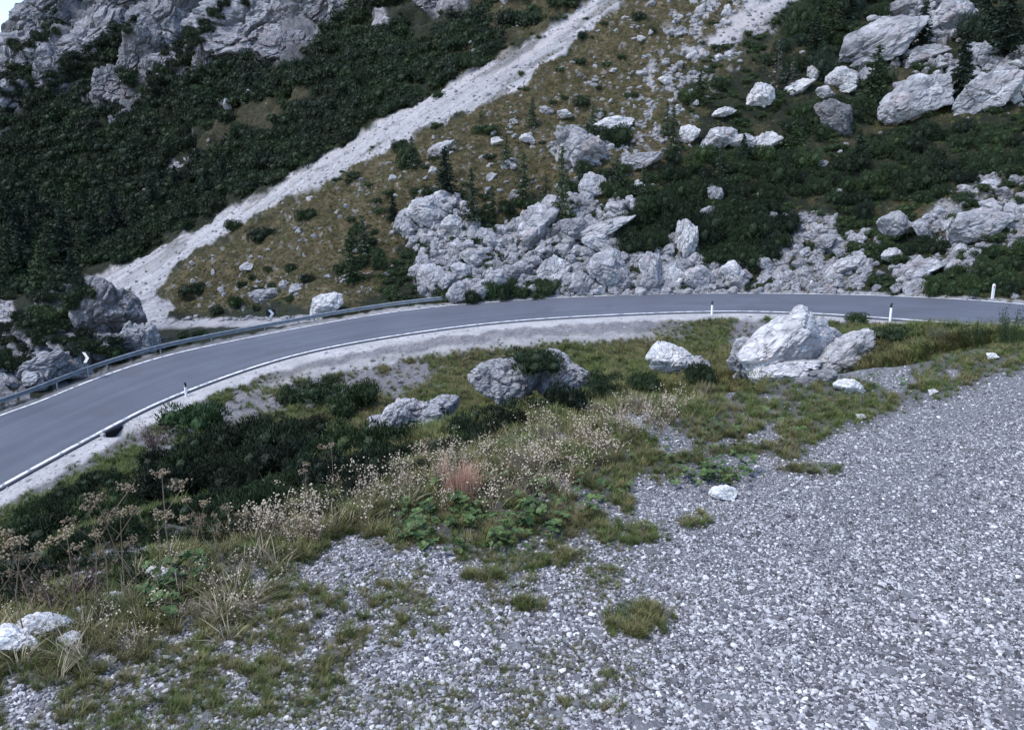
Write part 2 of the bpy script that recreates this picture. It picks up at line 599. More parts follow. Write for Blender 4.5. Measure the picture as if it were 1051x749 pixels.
NE, arc = resample(pts, 500)
for _ in range(25):
    NE[1:-1] = 0.25 * NE[:-2] + 0.5 * NE[1:-1] + 0.25 * NE[2:]
tx, ty = np.gradient(NE[:, 0]), np.gradient(NE[:, 1])
L = np.hypot(tx, ty)
NRM = np.stack([-ty / L, tx / L], 1)
WR = 7.0
FE = NE.copy()
FE[:, :2] += NRM * WR
fa, fe = ae(*np.array(far_px, float).T)
aa = np.where(FE[:, 1] > 4, FE[:, 0] / np.maximum(FE[:, 1], 4), np.sign(FE[:, 0]) * 9)
zf = np.interp(aa, fa, fe) * FE[:, 1]
FE[:, 2] = np.where((aa > -0.66) & (aa < 0.70), np.clip(zf, NE[:, 2] + 0.1, NE[:, 2] + 0.75), NE[:, 2] + 0.45)
for _ in range(40):
    FE[1:-1, 2] = 0.25 * FE[:-2, 2] + 0.5 * FE[1:-1, 2] + 0.25 * FE[2:, 2]


def edge_fn(E):
    E = E[E[:, 1] > 4]
    a = E[:, 0] / E[:, 1]
    o = np.argsort(a)
    return (lambda q: np.interp(q, a[o], E[o, 1])), (lambda q: np.interp(q, a[o], E[o, 2]))


NEY, NEZ = edge_fn(NE)
FEY, FEZ = edge_fn(FE)


def ribbon(name, offs, dz, mat, skirt=0.0):
    rows = []
    us = []
    for k, o in enumerate(offs):
        tpar = o / WR
        P = NE * (1 - tpar) + FE * tpar
        P = P.copy()
        P[:, 2] += dz
        if skirt and k in (0, len(offs) - 1):
            Q = P.copy(); Q[:, 2] -= skirt
            rows += [Q, P] if k == 0 else [P, Q]
            us += [o, o]
        else:
            rows.append(P); us.append(o)
    V = np.stack(rows, 0)
    me = mesh_np(name, V.reshape(-1, 3), grid_faces(len(rows), len(NE))[:, ::-1], True if not skirt else False)
    uvl = me.uv_layers.new(name='UVMap')
    U = np.stack([np.repeat(np.array(us)[:, None], len(NE), 1), np.repeat(arc[None], len(rows), 0)], -1).reshape(-1, 2)
    li = np.empty(len(me.loops), np.int32)
    me.loops.foreach_get('vertex_index', li)
    uvl.data.foreach_set('uv', U[li].astype(np.float32).ravel())
    return link(name, me, mat)


tag(ribbon('road', [0, 1.2, 2.4, 3.5, 4.6, 5.8, 7.0], 0.0, M['asphalt'], 0.5), kind='structure')
tag(ribbon('road_edge_line', [0.12, 0.30], 0.006, M['line_white']), kind='structure')
tag(ribbon('road_edge_line', [6.72, 6.86], 0.006, M['line_white']), kind='structure')

# ------------------------------------------------------------------ near ground: gravel lot, bank, hollow
PL = -1.65
crest = [(-120, 690), (0, 648), (90, 612), (180, 584), (270, 556), (330, 528), (400, 500), (460, 478), (520, 458), (580, 442), (640, 427), (700, 412),
         (760, 398), (830, 388), (900, 374), (1000, 356), (1051, 350), (1200, 346)]
cp = []
cu = np.array(crest, float)
ca, ce = ae(cu[:, 0], cu[:, 1])
cY = PL / ce
for a_, y_ in zip(ca, cY):
    cp.append((a_ * y_, y_, PL - 0.03))
    for k in (0.85, 0.65, 0.45, 0.25):
        cp.append((a_ * y_ * k, y_ * k, PL))
    n = 1.0
    cp.append((a_ * (y_ + n), y_ + n, PL - 0.33))
    cp.append((a_ * (y_ + 2.6), y_ + 2.6, PL - 1.05))
for x in np.linspace(-6, 14, 11):
    for y in (-4, 0.5):
        cp.append((x, y, PL))
for x, y in ((6, 4), (9, 5), (12, 5), (14, 7), (10, 8), (16, 4)):
    cp.append((x, y, PL))
for u, v, Y in [(545, 418, 24), (425, 445, 22), (300, 486, 20), (180, 500, 24), (100, 532, 22), (20, 560, 22), (60, 592, 12), (200, 545, 11),
                (330, 500, 12), (450, 452, 13), (695, 388, 23), (620, 408, 22), (815, 388, 20), (900, 357, 20), (1000, 345, 18), (1051, 342, 17),
                (300, 387, 45), (188, 426, 40), (100, 470, 35), (0, 524, 29), (420, 365, 45), (550, 357, 44), (650, 345, 43), (760, 344, 40),
                (860, 345, 34), (940, 340, 32), (1020, 340, 28), (420, 400, 34), (560, 380, 34), (300, 430, 32), (180, 455, 33), (680, 363, 34), (-80, 570, 22), (1150, 345, 20)]:
    cp.append(tuple(at(u, v, Y)))
for i in range(10, len(NE) - 10, 20):
    if NE[i, 1] < 7: continue
    cp.append((NE[i, 0], NE[i, 1], NE[i, 2] - 0.14))
cp = np.array(cp)
HN = TPS(cp[:, :2], cp[:, 2], 1e-5)


_di = int(np.argmin(np.abs(NE[:, 0] / np.maximum(NE[:, 1], 4) - float(ae(117, 439)[0]))))
DRAIN = (NE[_di, 0], NE[_di, 1], -NRM[_di, 0], -NRM[_di, 1])


def near_z(x, y):
    x = np.asarray(x, float); y = np.asarray(y, float)
    z = HN(np.stack([x, y], -1))
    z = np.minimum(z, np.where(y < 12, PL + 0.10, 99))
    a = x / np.maximum(y, 0.3)
    d = NEY(a) - y
    w = 1 - sstep(0.0, 1.6, d)
    z = z * (1 - w) + (NEZ(a) - 0.10) * w
    qx, qy = DRAIN[0] + DRAIN[2] * 0.95, DRAIN[1] + DRAIN[3] * 0.95
    al = (x - qx) * DRAIN[2] + (y - qy) * DRAIN[3]
    ac = -(x - qx) * DRAIN[3] + (y - qy) * DRAIN[2]
    z = z - 0.55 * np.exp(-((al / 1.25) ** 2 + (ac / 0.75) ** 2) ** 2)
    sh = x.shape
    P = np.stack([x.ravel(), y.ravel(), np.zeros(x.size)], -1)
    n1 = fbm(P * 0.45, 4).reshape(sh)
    n2 = fbm(P * 2.2 + 5, 3).reshape(sh)
    flat = 1 - sstep(0.02, 0.5, PL - z)
    away = sstep(0.6, 3.5, d)
    return z + away * ((1 - flat) * (0.30 * n1 + 0.07 * n2) + flat * (0.03 * n1 + 0.012 * n2))


LOT_PATCH = [((655, 636), 38, 20), ((560, 572), 45, 14), ((712, 536), 24, 9), ((500, 592), 30, 8), ((830, 482), 34, 8), ((545, 622), 30, 10), ((640, 548), 45, 14), ((770, 462), 60, 9)]
INNER = [(-200, 900), (-200, 500), (0, 560), (270, 520), (460, 440), (700, 380), (900, 330), (1300, 300), (1300, 372), (1051, 378), (1000, 398), (930, 418), (850, 446),
         (790, 476), (740, 492), (660, 500), (640, 535), (590, 558), (520, 574), (440, 572), (360, 556), (290, 572), (230, 600), (170, 640), (60, 668), (0, 690), (-60, 760)]
LOW = [(-200, 950), (-200, 640), (0, 640), (160, 600), (300, 575), (430, 590), (420, 660), (330, 715), (250, 760), (190, 900)]


def lot_density(u, v):
    d = zone(u, v, INNER, 12, 16, 45, 2)
    holes = sstep(0.16, 0.36, uvn(u, v * 2.0, 80, 9, 4)) * sstep(430, 640, u) * 0.85
    left = sstep(0.0, 0.3, uvn(u, v * 1.6, 60, 19, 4)) * (1 - sstep(300, 420, u)) * 0.6
    d = d * (1 - holes) * (1 - left)
    lo = zone(u, v, LOW, 20, 20, 50, 3) * sstep(-0.30, 0.26, 0.6 * uvn(u, v * 1.5, 50, 4, 4) + 0.7 * uvn(u, v * 1.5, 12, 97, 3)) * 0.62
    d = np.maximum(d, lo)
    for (pu, pv), ru, rv in LOT_PATCH:
        r = np.hypot((u - pu) / ru, (v - pv) / rv) + 0.5 * uvn(u, v, 14, 5, 3)
        d = np.maximum(d, (1 - sstep(0.55, 1.15, r)) * 0.8)
    d = np.maximum(d, 0.40 * sstep(0.34, 0.6, uvn(u, v * 1.5, 60, 6, 4)) * (1 - sstep(620, 700, u)))
    return np.clip(d, 0, 1)


def verge_masks(u, v, a):
    """pale strip, dark strip below the road's inner edge, from the height of the road edge in view"""
    ey = NEY(a)
    vn = uv(a * ey, ey, NEZ(a))[1]
    dv = v - vn + 3.5 * uvn(u, v * 1.5, 22, 8, 4)
    k = 0.75 + 0.5 * sstep(300, 60, u) + 0.3 * sstep(500, 250, u) - 0.35 * sstep(760, 900, u)
    white = 1 - sstep(9 * k, 12.5 * k, dv)
    mid = sstep(210, 330, u) * (1 - sstep(640, 745, u))
    dark = sstep(9 * k, 12 * k, dv) * (1 - sstep(16, 19, dv)) * mid
    pale2 = sstep(16, 19, dv) * (1 - sstep(24, 30, dv)) * mid * 0.7
    side = (1 - sstep(16 * k, 24 * k, dv)) * 0.6 * sstep(260, 120, u)
    return np.clip(white + pale2, 0, 1), np.clip(dark + side, 0, 1)


DIRT = [((240, 425), 55, 22, -0.25), ((165, 465), 30, 40, -0.9), ((385, 392), 45, 16, 0.1), ((335, 405), 40, 18, 0.2), ((770, 345), 40, 26, 0), ((420, 382), 30, 10, 0)]


def bank_bare(u, v):
    out = np.zeros(np.shape(u))
    for (pu, pv), ru, rv, ang in DIRT:
        du, dv = u - pu, v - pv
        x = du * math.cos(ang) + dv * math.sin(ang)
        y = -du * math.sin(ang) + dv * math.cos(ang)
        r = np.hypot(x / ru, y / rv) + 0.6 * uvn(u, v, 18, 11, 4)
        out = np.maximum(out, 1 - sstep(0.5, 1.2, r))
    return out


A1 = np.concatenate([np.linspace(-1.35, -0.72, 70, endpoint=False), np.linspace(-0.72, 0.72, 720, endpoint=False), np.linspace(0.72, 1.35, 70)])
NR = 560
tt = np.linspace(0, 1, NR)[:, None]
Y0 = 1.1
YY = Y0 * (NEY(A1)[None] / Y0) ** tt
XX = A1[None] * YY
ZZ = near_z(XX, YY)
u_, v_ = uv(XX, YY, ZZ)
isbank = sstep(0.15, 0.9, PL - ZZ)
dens = lot_density(u_, v_)
wv, dk = verge_masks(u_, v_, np.repeat(A1[None], NR, 0))
onroadside = sstep(16, 26, YY)
bare = bank_bare(u_, v_) * sstep(12, 18, YY)
soilm = np.maximum(dens * 0.62 * (1 - isbank), isbank)
zones = np.stack([np.clip(soilm, 0, 1), np.clip(wv * onroadside, 0, 1), np.clip(np.maximum(dk * onroadside, bare * 0.9), 0, 1)], -1)
me = mesh_np('ground', np.stack([XX, YY, ZZ], -1).reshape(-1, 3), grid_faces(NR, len(A1)), True)
set_attr(me, 'zones', zones.reshape(-1, 3))
tag(link('ground', me, M['near_ground']), kind='structure')
# the lot goes on round and behind the camera
gxs = np.concatenate([-np.geomspace(1.5, 33, 90)[::-1], np.linspace(-1.4, 1.4, 12), np.geomspace(1.5, 33, 90)])
y1 = np.maximum(1.12, np.abs(gxs) / 1.35) + 0.03 + 0.3 * sstep(1.4, 3.0, np.abs(gxs))
zL = np.interp(-gxs, -XX[:, 0], ZZ[:, 0]); zR = np.interp(gxs, XX[:, -1], ZZ[:, -1])
zb = np.where(gxs < -1.45, zL, np.where(gxs > 1.45, zR, PL)) - 0.014
zb = np.where(gxs > 24.5, np.minimum(zb, -5.6), np.where(gxs < -24.5, np.minimum(zb, -17.2), zb))
tq = np.linspace(0, 1, 40)[:, None]
gx = np.repeat(gxs[None], 40, 0)
gy = -14 + (y1[None] + 14) * tq
gz = np.repeat(zb[None], 40, 0)
me = mesh_np('ground', np.stack([gx, gy, gz], -1).reshape(-1, 3), grid_faces(40, len(gxs)), True)
zn = np.zeros((gx.size, 3)); zn[:, 0] = sstep(0.2, 0.8, PL - gz.ravel())
set_attr(me, 'zones', zn)
tag(link('ground', me, M['near_ground']), kind='structure')

_mY = np.exp(np.linspace(math.log(1.4), math.log(62), 420))


def near_hit(u, v):
    """where the line of sight meets the near ground"""
    a, e = ae(u, v)
    a = np.atleast_1d(a); e = np.atleast_1d(e)
    Yout = np.full(len(a), np.nan)
    for s in range(0, len(a), 2500):
        A, E = a[s:s + 2500, None], e[s:s + 2500, None]
        yy = np.minimum(_mY[None], NEY(A) - 0.05)
        g = HNI(A * yy, yy)
        below = E * yy < g
        k = below.argmax(1)
        ok = below.any(1) & (k > 0)
        r = np.arange(len(k))
        k0 = np.maximum(k - 1, 0)
        f0 = (E * yy - g)[r, k0]; f1 = (E * yy - g)[r, k]
        tq = np.clip(f0 / np.where(np.abs(f0 - f1) < 1e-9, 1, f0 - f1), 0, 1)
        y = yy[r, k0] * (1 - tq) + yy[r, k] * tq
        Yout[s:s + 2500] = np.where(ok, y, np.nan)
    return a, Yout


# fast lookup of the near heights, bilinear on the fan grid
_lt = np.log(NEY(A1) / Y0)


def HNI(x, y):
    a = x / y
    ci = np.interp(a, A1, np.arange(len(A1)))
    c0 = np.clip(ci.astype(int), 0, len(A1) - 2)
    cf = ci - c0
    ri = np.clip(np.log(np.maximum(y, Y0) / Y0) / np.interp(a, A1, _lt), 0, 1) * (NR - 1)
    r0 = np.clip(ri.astype(int), 0, NR - 2)
    rf = ri - r0
    return ((ZZ[r0, c0] * (1 - cf) + ZZ[r0, c0 + 1] * cf) * (1 - rf) + (ZZ[r0 + 1, c0] * (1 - cf) + ZZ[r0 + 1, c0 + 1] * cf) * rf)


# ------------------------------------------------------------------ mountain beyond the road
mc = []
for i in range(30, len(NE) - 30, 26):
    a_ = FE[i, 0] / max(FE[i, 1], 4)
    if abs(a_) < 1.15:
        mc.append((a_, FE[i, 2] / FE[i, 1], FE[i, 1]))
TAB = {
    -260: [(380, 62), (300, 110), (230, 140), (150, 160), (60, 195), (-20, 230)],
    0: [(385, 48), (340, 72), (300, 104), (230, 135), (150, 160), (120, 172), (60, 195), (20, 208), (-100, 250)],
    100: [(345, 66), (322, 80), (290, 93), (250, 112), (200, 134), (150, 153), (100, 172), (40, 195), (-100, 240)],
    200: [(335, 67), (322, 73), (265, 84), (230, 98), (190, 115), (150, 132), (80, 163), (30, 185), (0, 195), (-150, 255)],
    300: [(318, 66), (290, 69), (250, 76), (205, 88), (180, 96), (140, 112), (70, 145), (0, 180), (-150, 240)],
    400: [(300, 63), (250, 70), (200, 77), (150, 88), (120, 96), (60, 125), (0, 152), (-150, 215)],
    500: [(292, 62.5), (250, 68), (200, 74), (150, 82), (100, 92), (60, 103), (30, 116), (0, 130), (-150, 195)],
    600: [(280, 63), (230, 68), (150, 79), (100, 88), (0, 113), (-150, 190)],
    750: [(280, 60.5), (230, 65), (150, 76), (100, 84), (0, 108), (-150, 175)],
    900: [(280, 54.5), (250, 58), (200, 65), (150, 74), (80, 87), (0, 102.5), (-150, 161)],
    1051: [(285, 46), (250, 51), (200, 58), (150, 67), (80, 80), (0, 95), (-150, 150)],
    1320: [(280, 42), (200, 54), (100, 72), (0, 90), (-150, 140)],
}
for u, rows in TAB.items():
    for v, Y in rows:
        a_, e_ = ae(u, v)
        mc.append((float(a_), float(e_), Y))
mc = np.array(mc)
MT = TPS(mc[:, :2], np.log(mc[:, 2]), 2e-4)


def m_Y(u, v):
    a, e = ae(u, v)
    return np.exp(MT(np.stack([a, e], -1)))


T1 = [(88, 288), (130, 270), (200, 234), (300, 181), (400, 119), (500, 64), (560, 33), (610, -2), (640, -30), (700, -90), (740, -90), (650, -10), (600, 35), (540, 85), (500, 110), (440, 131), (400, 152), (340, 184),
      (296, 202), (236, 236), (184, 268), (158, 300), (178, 318), (172, 326), (150, 334), (135, 300)]
T2 = [(832, -40), (772, -5), (716, 54), (736, 50), (770, 32), (812, 6), (866, -40)]
T3 = [(-60, 345), (-30, 312), (14, 306), (18, 322), (-10, 350)]
CLIFF = [(-300, 260), (-120, 175), (0, 140), (40, 118), (75, 112), (110, 132), (135, 108), (165, 82), (195, 78), (205, 60), (250, 58), (300, 70), (318, 66), (335, 44), (352, 30), (375, 8), (420, -30), (420, -250), (-400, -250)]
CL2 = [(385, 22), (398, 14), (402, 30), (388, 36)]
CL3 = [(440, 14), (452, -6), (492, -10), (480, 12), (460, 18)]
WALL = [(425, 303), (433, 262), (408, 232), (418, 214), (440, 204), (470, 206), (490, 236), (530, 232), (556, 214), (590, 205), (618, 212), (662, 212), (640, 232), (628, 262), (662, 270), (690, 240), (715, 240), (722, 268), (764, 268), (764, 303)]
RUB1 = [(765, 303), (778, 268), (788, 224), (858, 218), (900, 246), (895, 268), (960, 262), (950, 236), (980, 200), (1000, 184), (1070, 180), (1070, 250), (1010, 262), (945, 292), (925, 303), (850, 303)]
RUB2 = [(690, 0), (800, -20), (800, 20), (740, 70), (690, 140), (640, 180), (575, 190), (560, 150), (640, 115), (670, 60)]
BIGR = [(870, 70), (905, 30), (925, 0), (990, -10), (1000, 20), (960, 60), (1050, 60), (1051, 105), (985, 112), (905, 62), (868, 90)]
RCUT = [(-200, 470), (0, 420), (60, 405), (160, 366), (170, 346), (140, 340), (60, 340), (-200, 420)]
SPUR = [(160, 318), (190, 270), (300, 200), (400, 150), (520, 100), (600, 36), (650, -30), (820, -60), (780, 20), (700, 80), (720, 160), (640, 200), (560, 210), (480, 232), (420, 250), (380, 310)]
PATCHG = [(206, 152), (228, 112), (306, 92), (322, 108), (270, 138), (216, 160)]
PATCHR = [(120, 215), (160, 185), (190, 150), (215, 130), (225, 145), (190, 175), (150, 212)]
UPG = [(430, 60), (480, 20), (560, -40), (640, -60), (600, 0), (520, 50), (450, 80)]
RGREEN = [(700, 165), (780, 130), (900, 150), (860, 200), (760, 215), (690, 200)]
TRACK = [(150, 336), (150, 328), (215, 327), (285, 326), (330, 321), (330, 330), (270, 335), (225, 336)]


def mountain_zones(u, v):
    talus = np.maximum.reduce([zone(u, v, T1, 2, 5, 16, 21), zone(u, v, T2, 5, 9, 16, 22), zone(u, v, T3, 3, 4, 10, 23), zone(u, v, TRACK, 1.5, 1.5, 12, 24) * 0.95])
    strk = sstep(0.10, 0.34, fbm(np.stack([(u * 0.5 + v * 0.866) / 9, (u * 0.866 - v * 0.5) / 70, np.full(np.shape(u), 4.4)], -1), 4))
    edge = 1 - sstep(4, 20, poly_sd(u, v, T1))
    talus = talus * (1 - 0.55 * strk * edge * sstep(-30, -22, poly_sd(u, v, T1)))
    cl = zone(u, v, CLIFF, 4, 16, 40, 25)
    dg = (u * 0.62 + v * 0.78) / 22
    dl = (u * 0.78 - v * 0.62) / 75
    strips = sstep(0.02, 0.24, fbm(np.stack([dg, dl, np.full(np.shape(u), 2.2)], -1), 4))
    keep = zone(u, v, [(200, 70), (215, 30), (260, -10), (360, -10), (345, 30), (320, 68)], 6, 6, 20, 26)
    cl = np.clip(cl * (1 - 0.95 * strips * (1 - keep)), 0, 1)
    rock = np.maximum.reduce([cl, zone(u, v, CL2, 3, 4, 9, 27), zone(u, v, CL3, 3, 6, 12, 28) * 0.9])
    n = uvn(u, v, 16, 29, 4)
    rock = np.maximum(rock, zone(u, v, WALL, 3, 10, 16, 30) * sstep(0.05, 0.25, n) * 0.8)
    rock = np.maximum(rock, zone(u, v, BIGR, 4, 10, 16, 31) * sstep(-0.1, 0.2, n) * 0.9)
    rock = np.maximum(rock, zone(u, v, RCUT, 3, 6, 16, 31) * sstep(-0.2, 0.1, n) * 0.8)
    keep2 = 1 - zone(u, v, T2, 10, 4, 16, 22)
    tal2 = np.maximum(zone(u, v, RUB1, 5, 12, 20, 32) * sstep(-0.30, 0.05, uvn(u, v, 22, 33, 4)) * 0.85, zone(u, v, RUB2, 12, 16, 26, 34) * sstep(0.05, 0.3, uvn(u, v, 12, 35, 4)) * 0.8)
    tal2 = np.maximum(tal2, zone(u, v, PATCHR, 3, 8, 10, 36) * sstep(0.05, 0.3, uvn(u, v, 8, 37, 4)) * 0.7)
    talus = np.maximum(talus, tal2)
    spots = zone(u, v, SPUR, 8, 8, 20, 38) * sstep(0.42, 0.56, uvn(u, v, 7, 39, 4)) * 0.3
    talus = np.maximum(talus, spots)
    grass = np.maximum.reduce([zone(u, v, SPUR, 8, 14, 30, 40), zone(u, v, PATCHG, 6, 10, 20, 41) * 0.4, zone(u, v, UPG, 6, 12, 20, 42) * 0.75,
                               0.55 * sstep(0.0, 0.3, uvn(u, v, 38, 43, 4)) * sstep(640, 720, u)])
    # thin shoulder strip along the road's outer edge
    a, e = ae(u, v)
    sv = uv(a * FEY(a), FEY(a), FEZ(a))[1] - v
    sh = (1 - sstep(1.5, 4.0, sv + 2.0 * uvn(u, v, 12, 44, 3))) * (0.8 - 0.3 * sstep(330, 200, u))
    talus = np.maximum(talus, np.clip(sh, 0, 1))
    return rock, talus, grass


A3 = np.concatenate([np.linspace(-1.3, -0.70, 60, endpoint=False), np.linspace(-0.70, 0.70, 860, endpoint=False), np.linspace(0.70, 1.25, 60)])
NR3 = 440
sky_px = [(-420, 260), (-260, 160), (-100, 116), (-30, 66), (0, 42), (18, 20), (46, -12), (120, -110), (250, -150), (1500, -150)]
ska, ske = ae(*np.array(sky_px, float).T)
etop = np.interp(A3, ska, ske)
efar = FEZ(A3) / FEY(A3)
sr = np.linspace(0, 1, NR3)[:, None] ** 1.12
EE = efar[None] + (etop - efar)[None] * sr
AA = np.repeat(A3[None], NR3, 0)
YM = np.exp(MT(np.stack([AA, EE], -1)))
yf = FEY(A3)[None]
w = 1 - sstep(0.0, 0.05, EE - efar[None])
YM = YM * (1 - w) + w * (yf + (YM - YM[:1]) * 1.0)
YM = np.maximum.accumulate(YM, 0)
P3 = np.stack([AA * YM, YM, EE * YM], -1)
P3[0, :, 2] -= 0.02
um, vm = uv(P3[..., 0], P3[..., 1], P3[..., 2])
rock, talus, grass = mountain_zones(um, vm)
# roughness of the ground along its normal
gu = np.gradient(P3, axis=1); gv = np.gradient(P3, axis=0)
N3 = np.cross(gu, gv)
N3 /= np.linalg.norm(N3, axis=-1, keepdims=True) + 1e-9
flat = P3.reshape(-1, 3)
awy = sstep(0.006, 0.06, EE - efar[None])
STR = np.array(Euler((0.5, 0.35, 0.4)).to_matrix())
h0 = fbm(flat * 0.16, 5).reshape(AA.shape) * 1.1 + fbm(flat * 0.9, 3).reshape(AA.shape) * 0.22
rid = ridged(flat * np.array([0.07, 0.07, 0.085]), 5, 0.5).reshape(AA.shape)
f1, f2, cv = worley(flat @ STR.T * np.array([0.24, 0.24, 0.34]) + 0.35 * np.stack([fbm(flat * 0.3, 2)] * 3, -1))
blk = (cv * 1.0 + sstep(0, 0.25, f2 - f1) * 0.7).reshape(AA.shape)
f1, f2, cv = worley(flat @ STR.T * np.array([0.7, 0.7, 1.1]) + 0.3 * np.stack([fbm(flat * 0.9, 2)] * 3, -1))
blk2 = (cv * 0.7 + sstep(0, 0.3, f2 - f1) * 0.5).reshape(AA.shape)
cliffz = zone(um, vm, CLIFF, 10, 10, 40, 25)
low = ridged(flat @ STR.T * np.array([0.035, 0.035, 0.075]), 3, 0.5).reshape(AA.shape)
h0 = h0 * (1 + 0.9 * sstep(100, 150, YM))
disp = h0 * (1 - talus * 0.85) * (0.7 + 0.5 * sstep(90, 160, YM))
disp = disp + rock * (cliffz * (rid * 0.6 + blk * 0.5 + blk2 * 0.2) + (1 - cliffz) * (blk * 0.30 + blk2 * 0.35 + rid * 0.15))
disp = disp + talus * fbm(flat * 2.5, 3).reshape(AA.shape) * 0.12
P3 = P3 + N3 * (disp * awy)[..., None] * np.where(N3[..., 2:3] < 0, -1, 1)
# the far side behind the skyline
back = P3[-1:].repeat(3, 0).copy()
for k in range(3):
    back[k, :, 1] += (k + 1) * 25; back[k, :, 0] *= (back[k, :, 1] / P3[-1, :, 1])
    back[k, :, 2] -= (k + 1) * 14
V3 = np.concatenate([P3, back], 0)
zz = np.concatenate([np.stack([rock, talus, grass], -1), np.stack([rock[-1:], talus[-1:], grass[-1:]], -1).repeat(3, 0)], 0)
me = mesh_np('mountain', V3.reshape(-1, 3), grid_faces(NR3 + 3, len(A3)), True)
set_attr(me, 'zones', zz.reshape(-1, 3))
set_attr(me, 'zones_far', np.concatenate([cliffz, cliffz[-1:].repeat(3, 0)], 0).reshape(-1, 1).repeat(3, 1))
tag(link('mountain', me, M['mountain_ground']), kind='structure')


def m_pts(u, v):
    """points on the mountain (with its roughness) seen at photo positions"""
    a, e = ae(u, v)
    a = np.atleast_1d(a); e = np.atleast_1d(e)
    ci = np.clip(np.interp(a, A3, np.arange(len(A3))), 0, len(A3) - 1)
    c0 = np.rint(ci).astype(int)
    f = np.clip((e - efar[c0]) / (etop[c0] - efar[c0]), 0, 1) ** (1 / 1.12)
    r0 = np.rint(f * (NR3 - 1)).astype(int)
    return P3[r0, c0]


# ------------------------------------------------------------------ prototypes
def ico(sub):
    bm = bmesh.new()
    bmesh.ops.create_icosphere(bm, subdivisions=sub, radius=1)
    V = np.array([v.co[:] for v in bm.verts])
    Fc = np.array([[v.index for v in f.verts] for f in bm.faces])
    bm.free()
    return V, Fc


_ico = {k: ico(k) for k in (1, 2, 3, 5, 6)}


def rock_mesh(seed, sub=5, planes=15, rough=1.0, crack=2.2, asp=(1, 0.8, 0.68), smooth=False, peak=None):
    r = np.random.default_rng(seed)
    D, Fc = _ico[sub]
    n = r.normal(size=(planes, 3)); n /= np.linalg.norm(n, axis=1)[:, None]
    h = r.uniform(0.5, 1.0, planes)
    dn = D @ n.T
    R = np.where(dn > 0.05, h / np.maximum(dn, 0.05), 9)
    k = 26.0
    rad = -np.log(np.exp(-k * np.minimum(R, 1.3)).sum(1) + np.exp(-k * 1.2)) / k
    P = D * rad[:, None]
    o = seed * 3.3
    asp = np.array(asp)
    P = P * asp
    if rough > 0:
        wv = 0.12 * np.stack([fbm(P * 2 + o, 2), fbm(P * 2 + o + 31, 2), fbm(P * 2 + o + 57, 2)], -1)
        d = 0.15 * facets((P + wv) * crack * 0.75, seed) / crack + 0.13 * facets((P + wv) * crack * 1.9, seed + 3) / (crack * 1.9) + 0.10 * facets(P * crack * 4.5, seed + 7) / (crack * 4.5)
        f1, f2, cv = worley((P + wv) * crack * 0.9 + o)
        d = d - 0.07 * (1 - sstep(0, 0.12, f2 - f1))
        d = d + 0.07 * fbm(P * 1.6 + o, 3) + 0.012 * ridged(P * 9 + o, 3)
        P = P + D * (np.clip(d, -0.3, 0.15) * rough)[:, None]
    if peak:
        top = np.maximum(P[:, 2], 0)
        P[:, 2] -= top * np.clip(peak[1] * np.abs(P[:, 0] - peak[0]) ** 1.25, 0, 0.85)
        P[:, 2] = np.where(P[:, 2] < 0, P[:, 2] * 0.35, P[:, 2])
    lo, hi = P.min(0), P.max(0)
    P = (P - (lo + hi) / 2) / ((hi - lo) / 2)
    return mesh_np('boulder', P, Fc, smooth)


def quads(C, X, Y):
    """quads (diamonds) centred at C with half axes X and Y"""
    V = np.stack([C - X, C - Y * 0.9 - X * 0.1, C + X, C + Y], 1).reshape(-1, 3)
    return V, np.arange(len(V)).reshape(-1, 4)


def unit(v):
    return v / (np.linalg.norm(v, axis=-1, keepdims=True) + 1e-9)


def bush_mesh(seed, n=2600, leaf=0.10, wid=0.030, nb=9, tall=0.75, up=0.5, core=0.50, spread=0.62):
    r = np.random.default_rng(seed)
    bc = np.stack([r.uniform(-spread, spread, nb), r.uniform(-spread, spread, nb), r.uniform(0.16, 0.46, nb) * tall / 0.75], -1)
    br = r.uniform(0.26, 0.44, nb)
    Vs, Fs = [], []
    D, Fc = _ico[2]
    off = 0
    for c, q in zip(bc, br):  # inner hulls added to stop light and sight passing through the leaves
        bump = 1 + 0.22 * fbm(D * 2.4 + seed + c, 3)
        v = c + D * (q * core * bump)[:, None] * np.array([1, 1, tall])
        f = Fc
        Vs.append(v); Fs.append(np.concatenate([f, f[:, 2:3]], 1) + off)
        off += len(v)
    k = r.integers(0, nb, n)
    d = unit(r.normal(size=(n, 3)) + np.array([0, 0, 0.35]))
    rad = r.uniform(0.72, 1.12, n) ** 0.8
    C = bc[k] + d * (br[k] * rad)[:, None] * np.array([1, 1, tall])
    C[:, 2] = np.abs(C[:, 2])
    ax = unit(d + r.normal(size=(n, 3)) * 0.55 + np.array([0, 0, up]))
    sd = unit(np.cross(ax, r.normal(size=(n, 3))))
    s = r.uniform(0.6, 1.3, n)[:, None]
    v, f = quads(C, ax * leaf * 0.5 * s, sd * wid * 0.5 * s)
    Vs.append(v); Fs.append(f + off)
    V = np.concatenate(Vs)
    V[:, :2] /= np.percentile(np.abs(V[:, :2]), 99.5)
    V[:, 2] /= np.percentile(V[:, 2], 99.5)
    return mesh_np('foliage', V, np.concatenate(Fs))


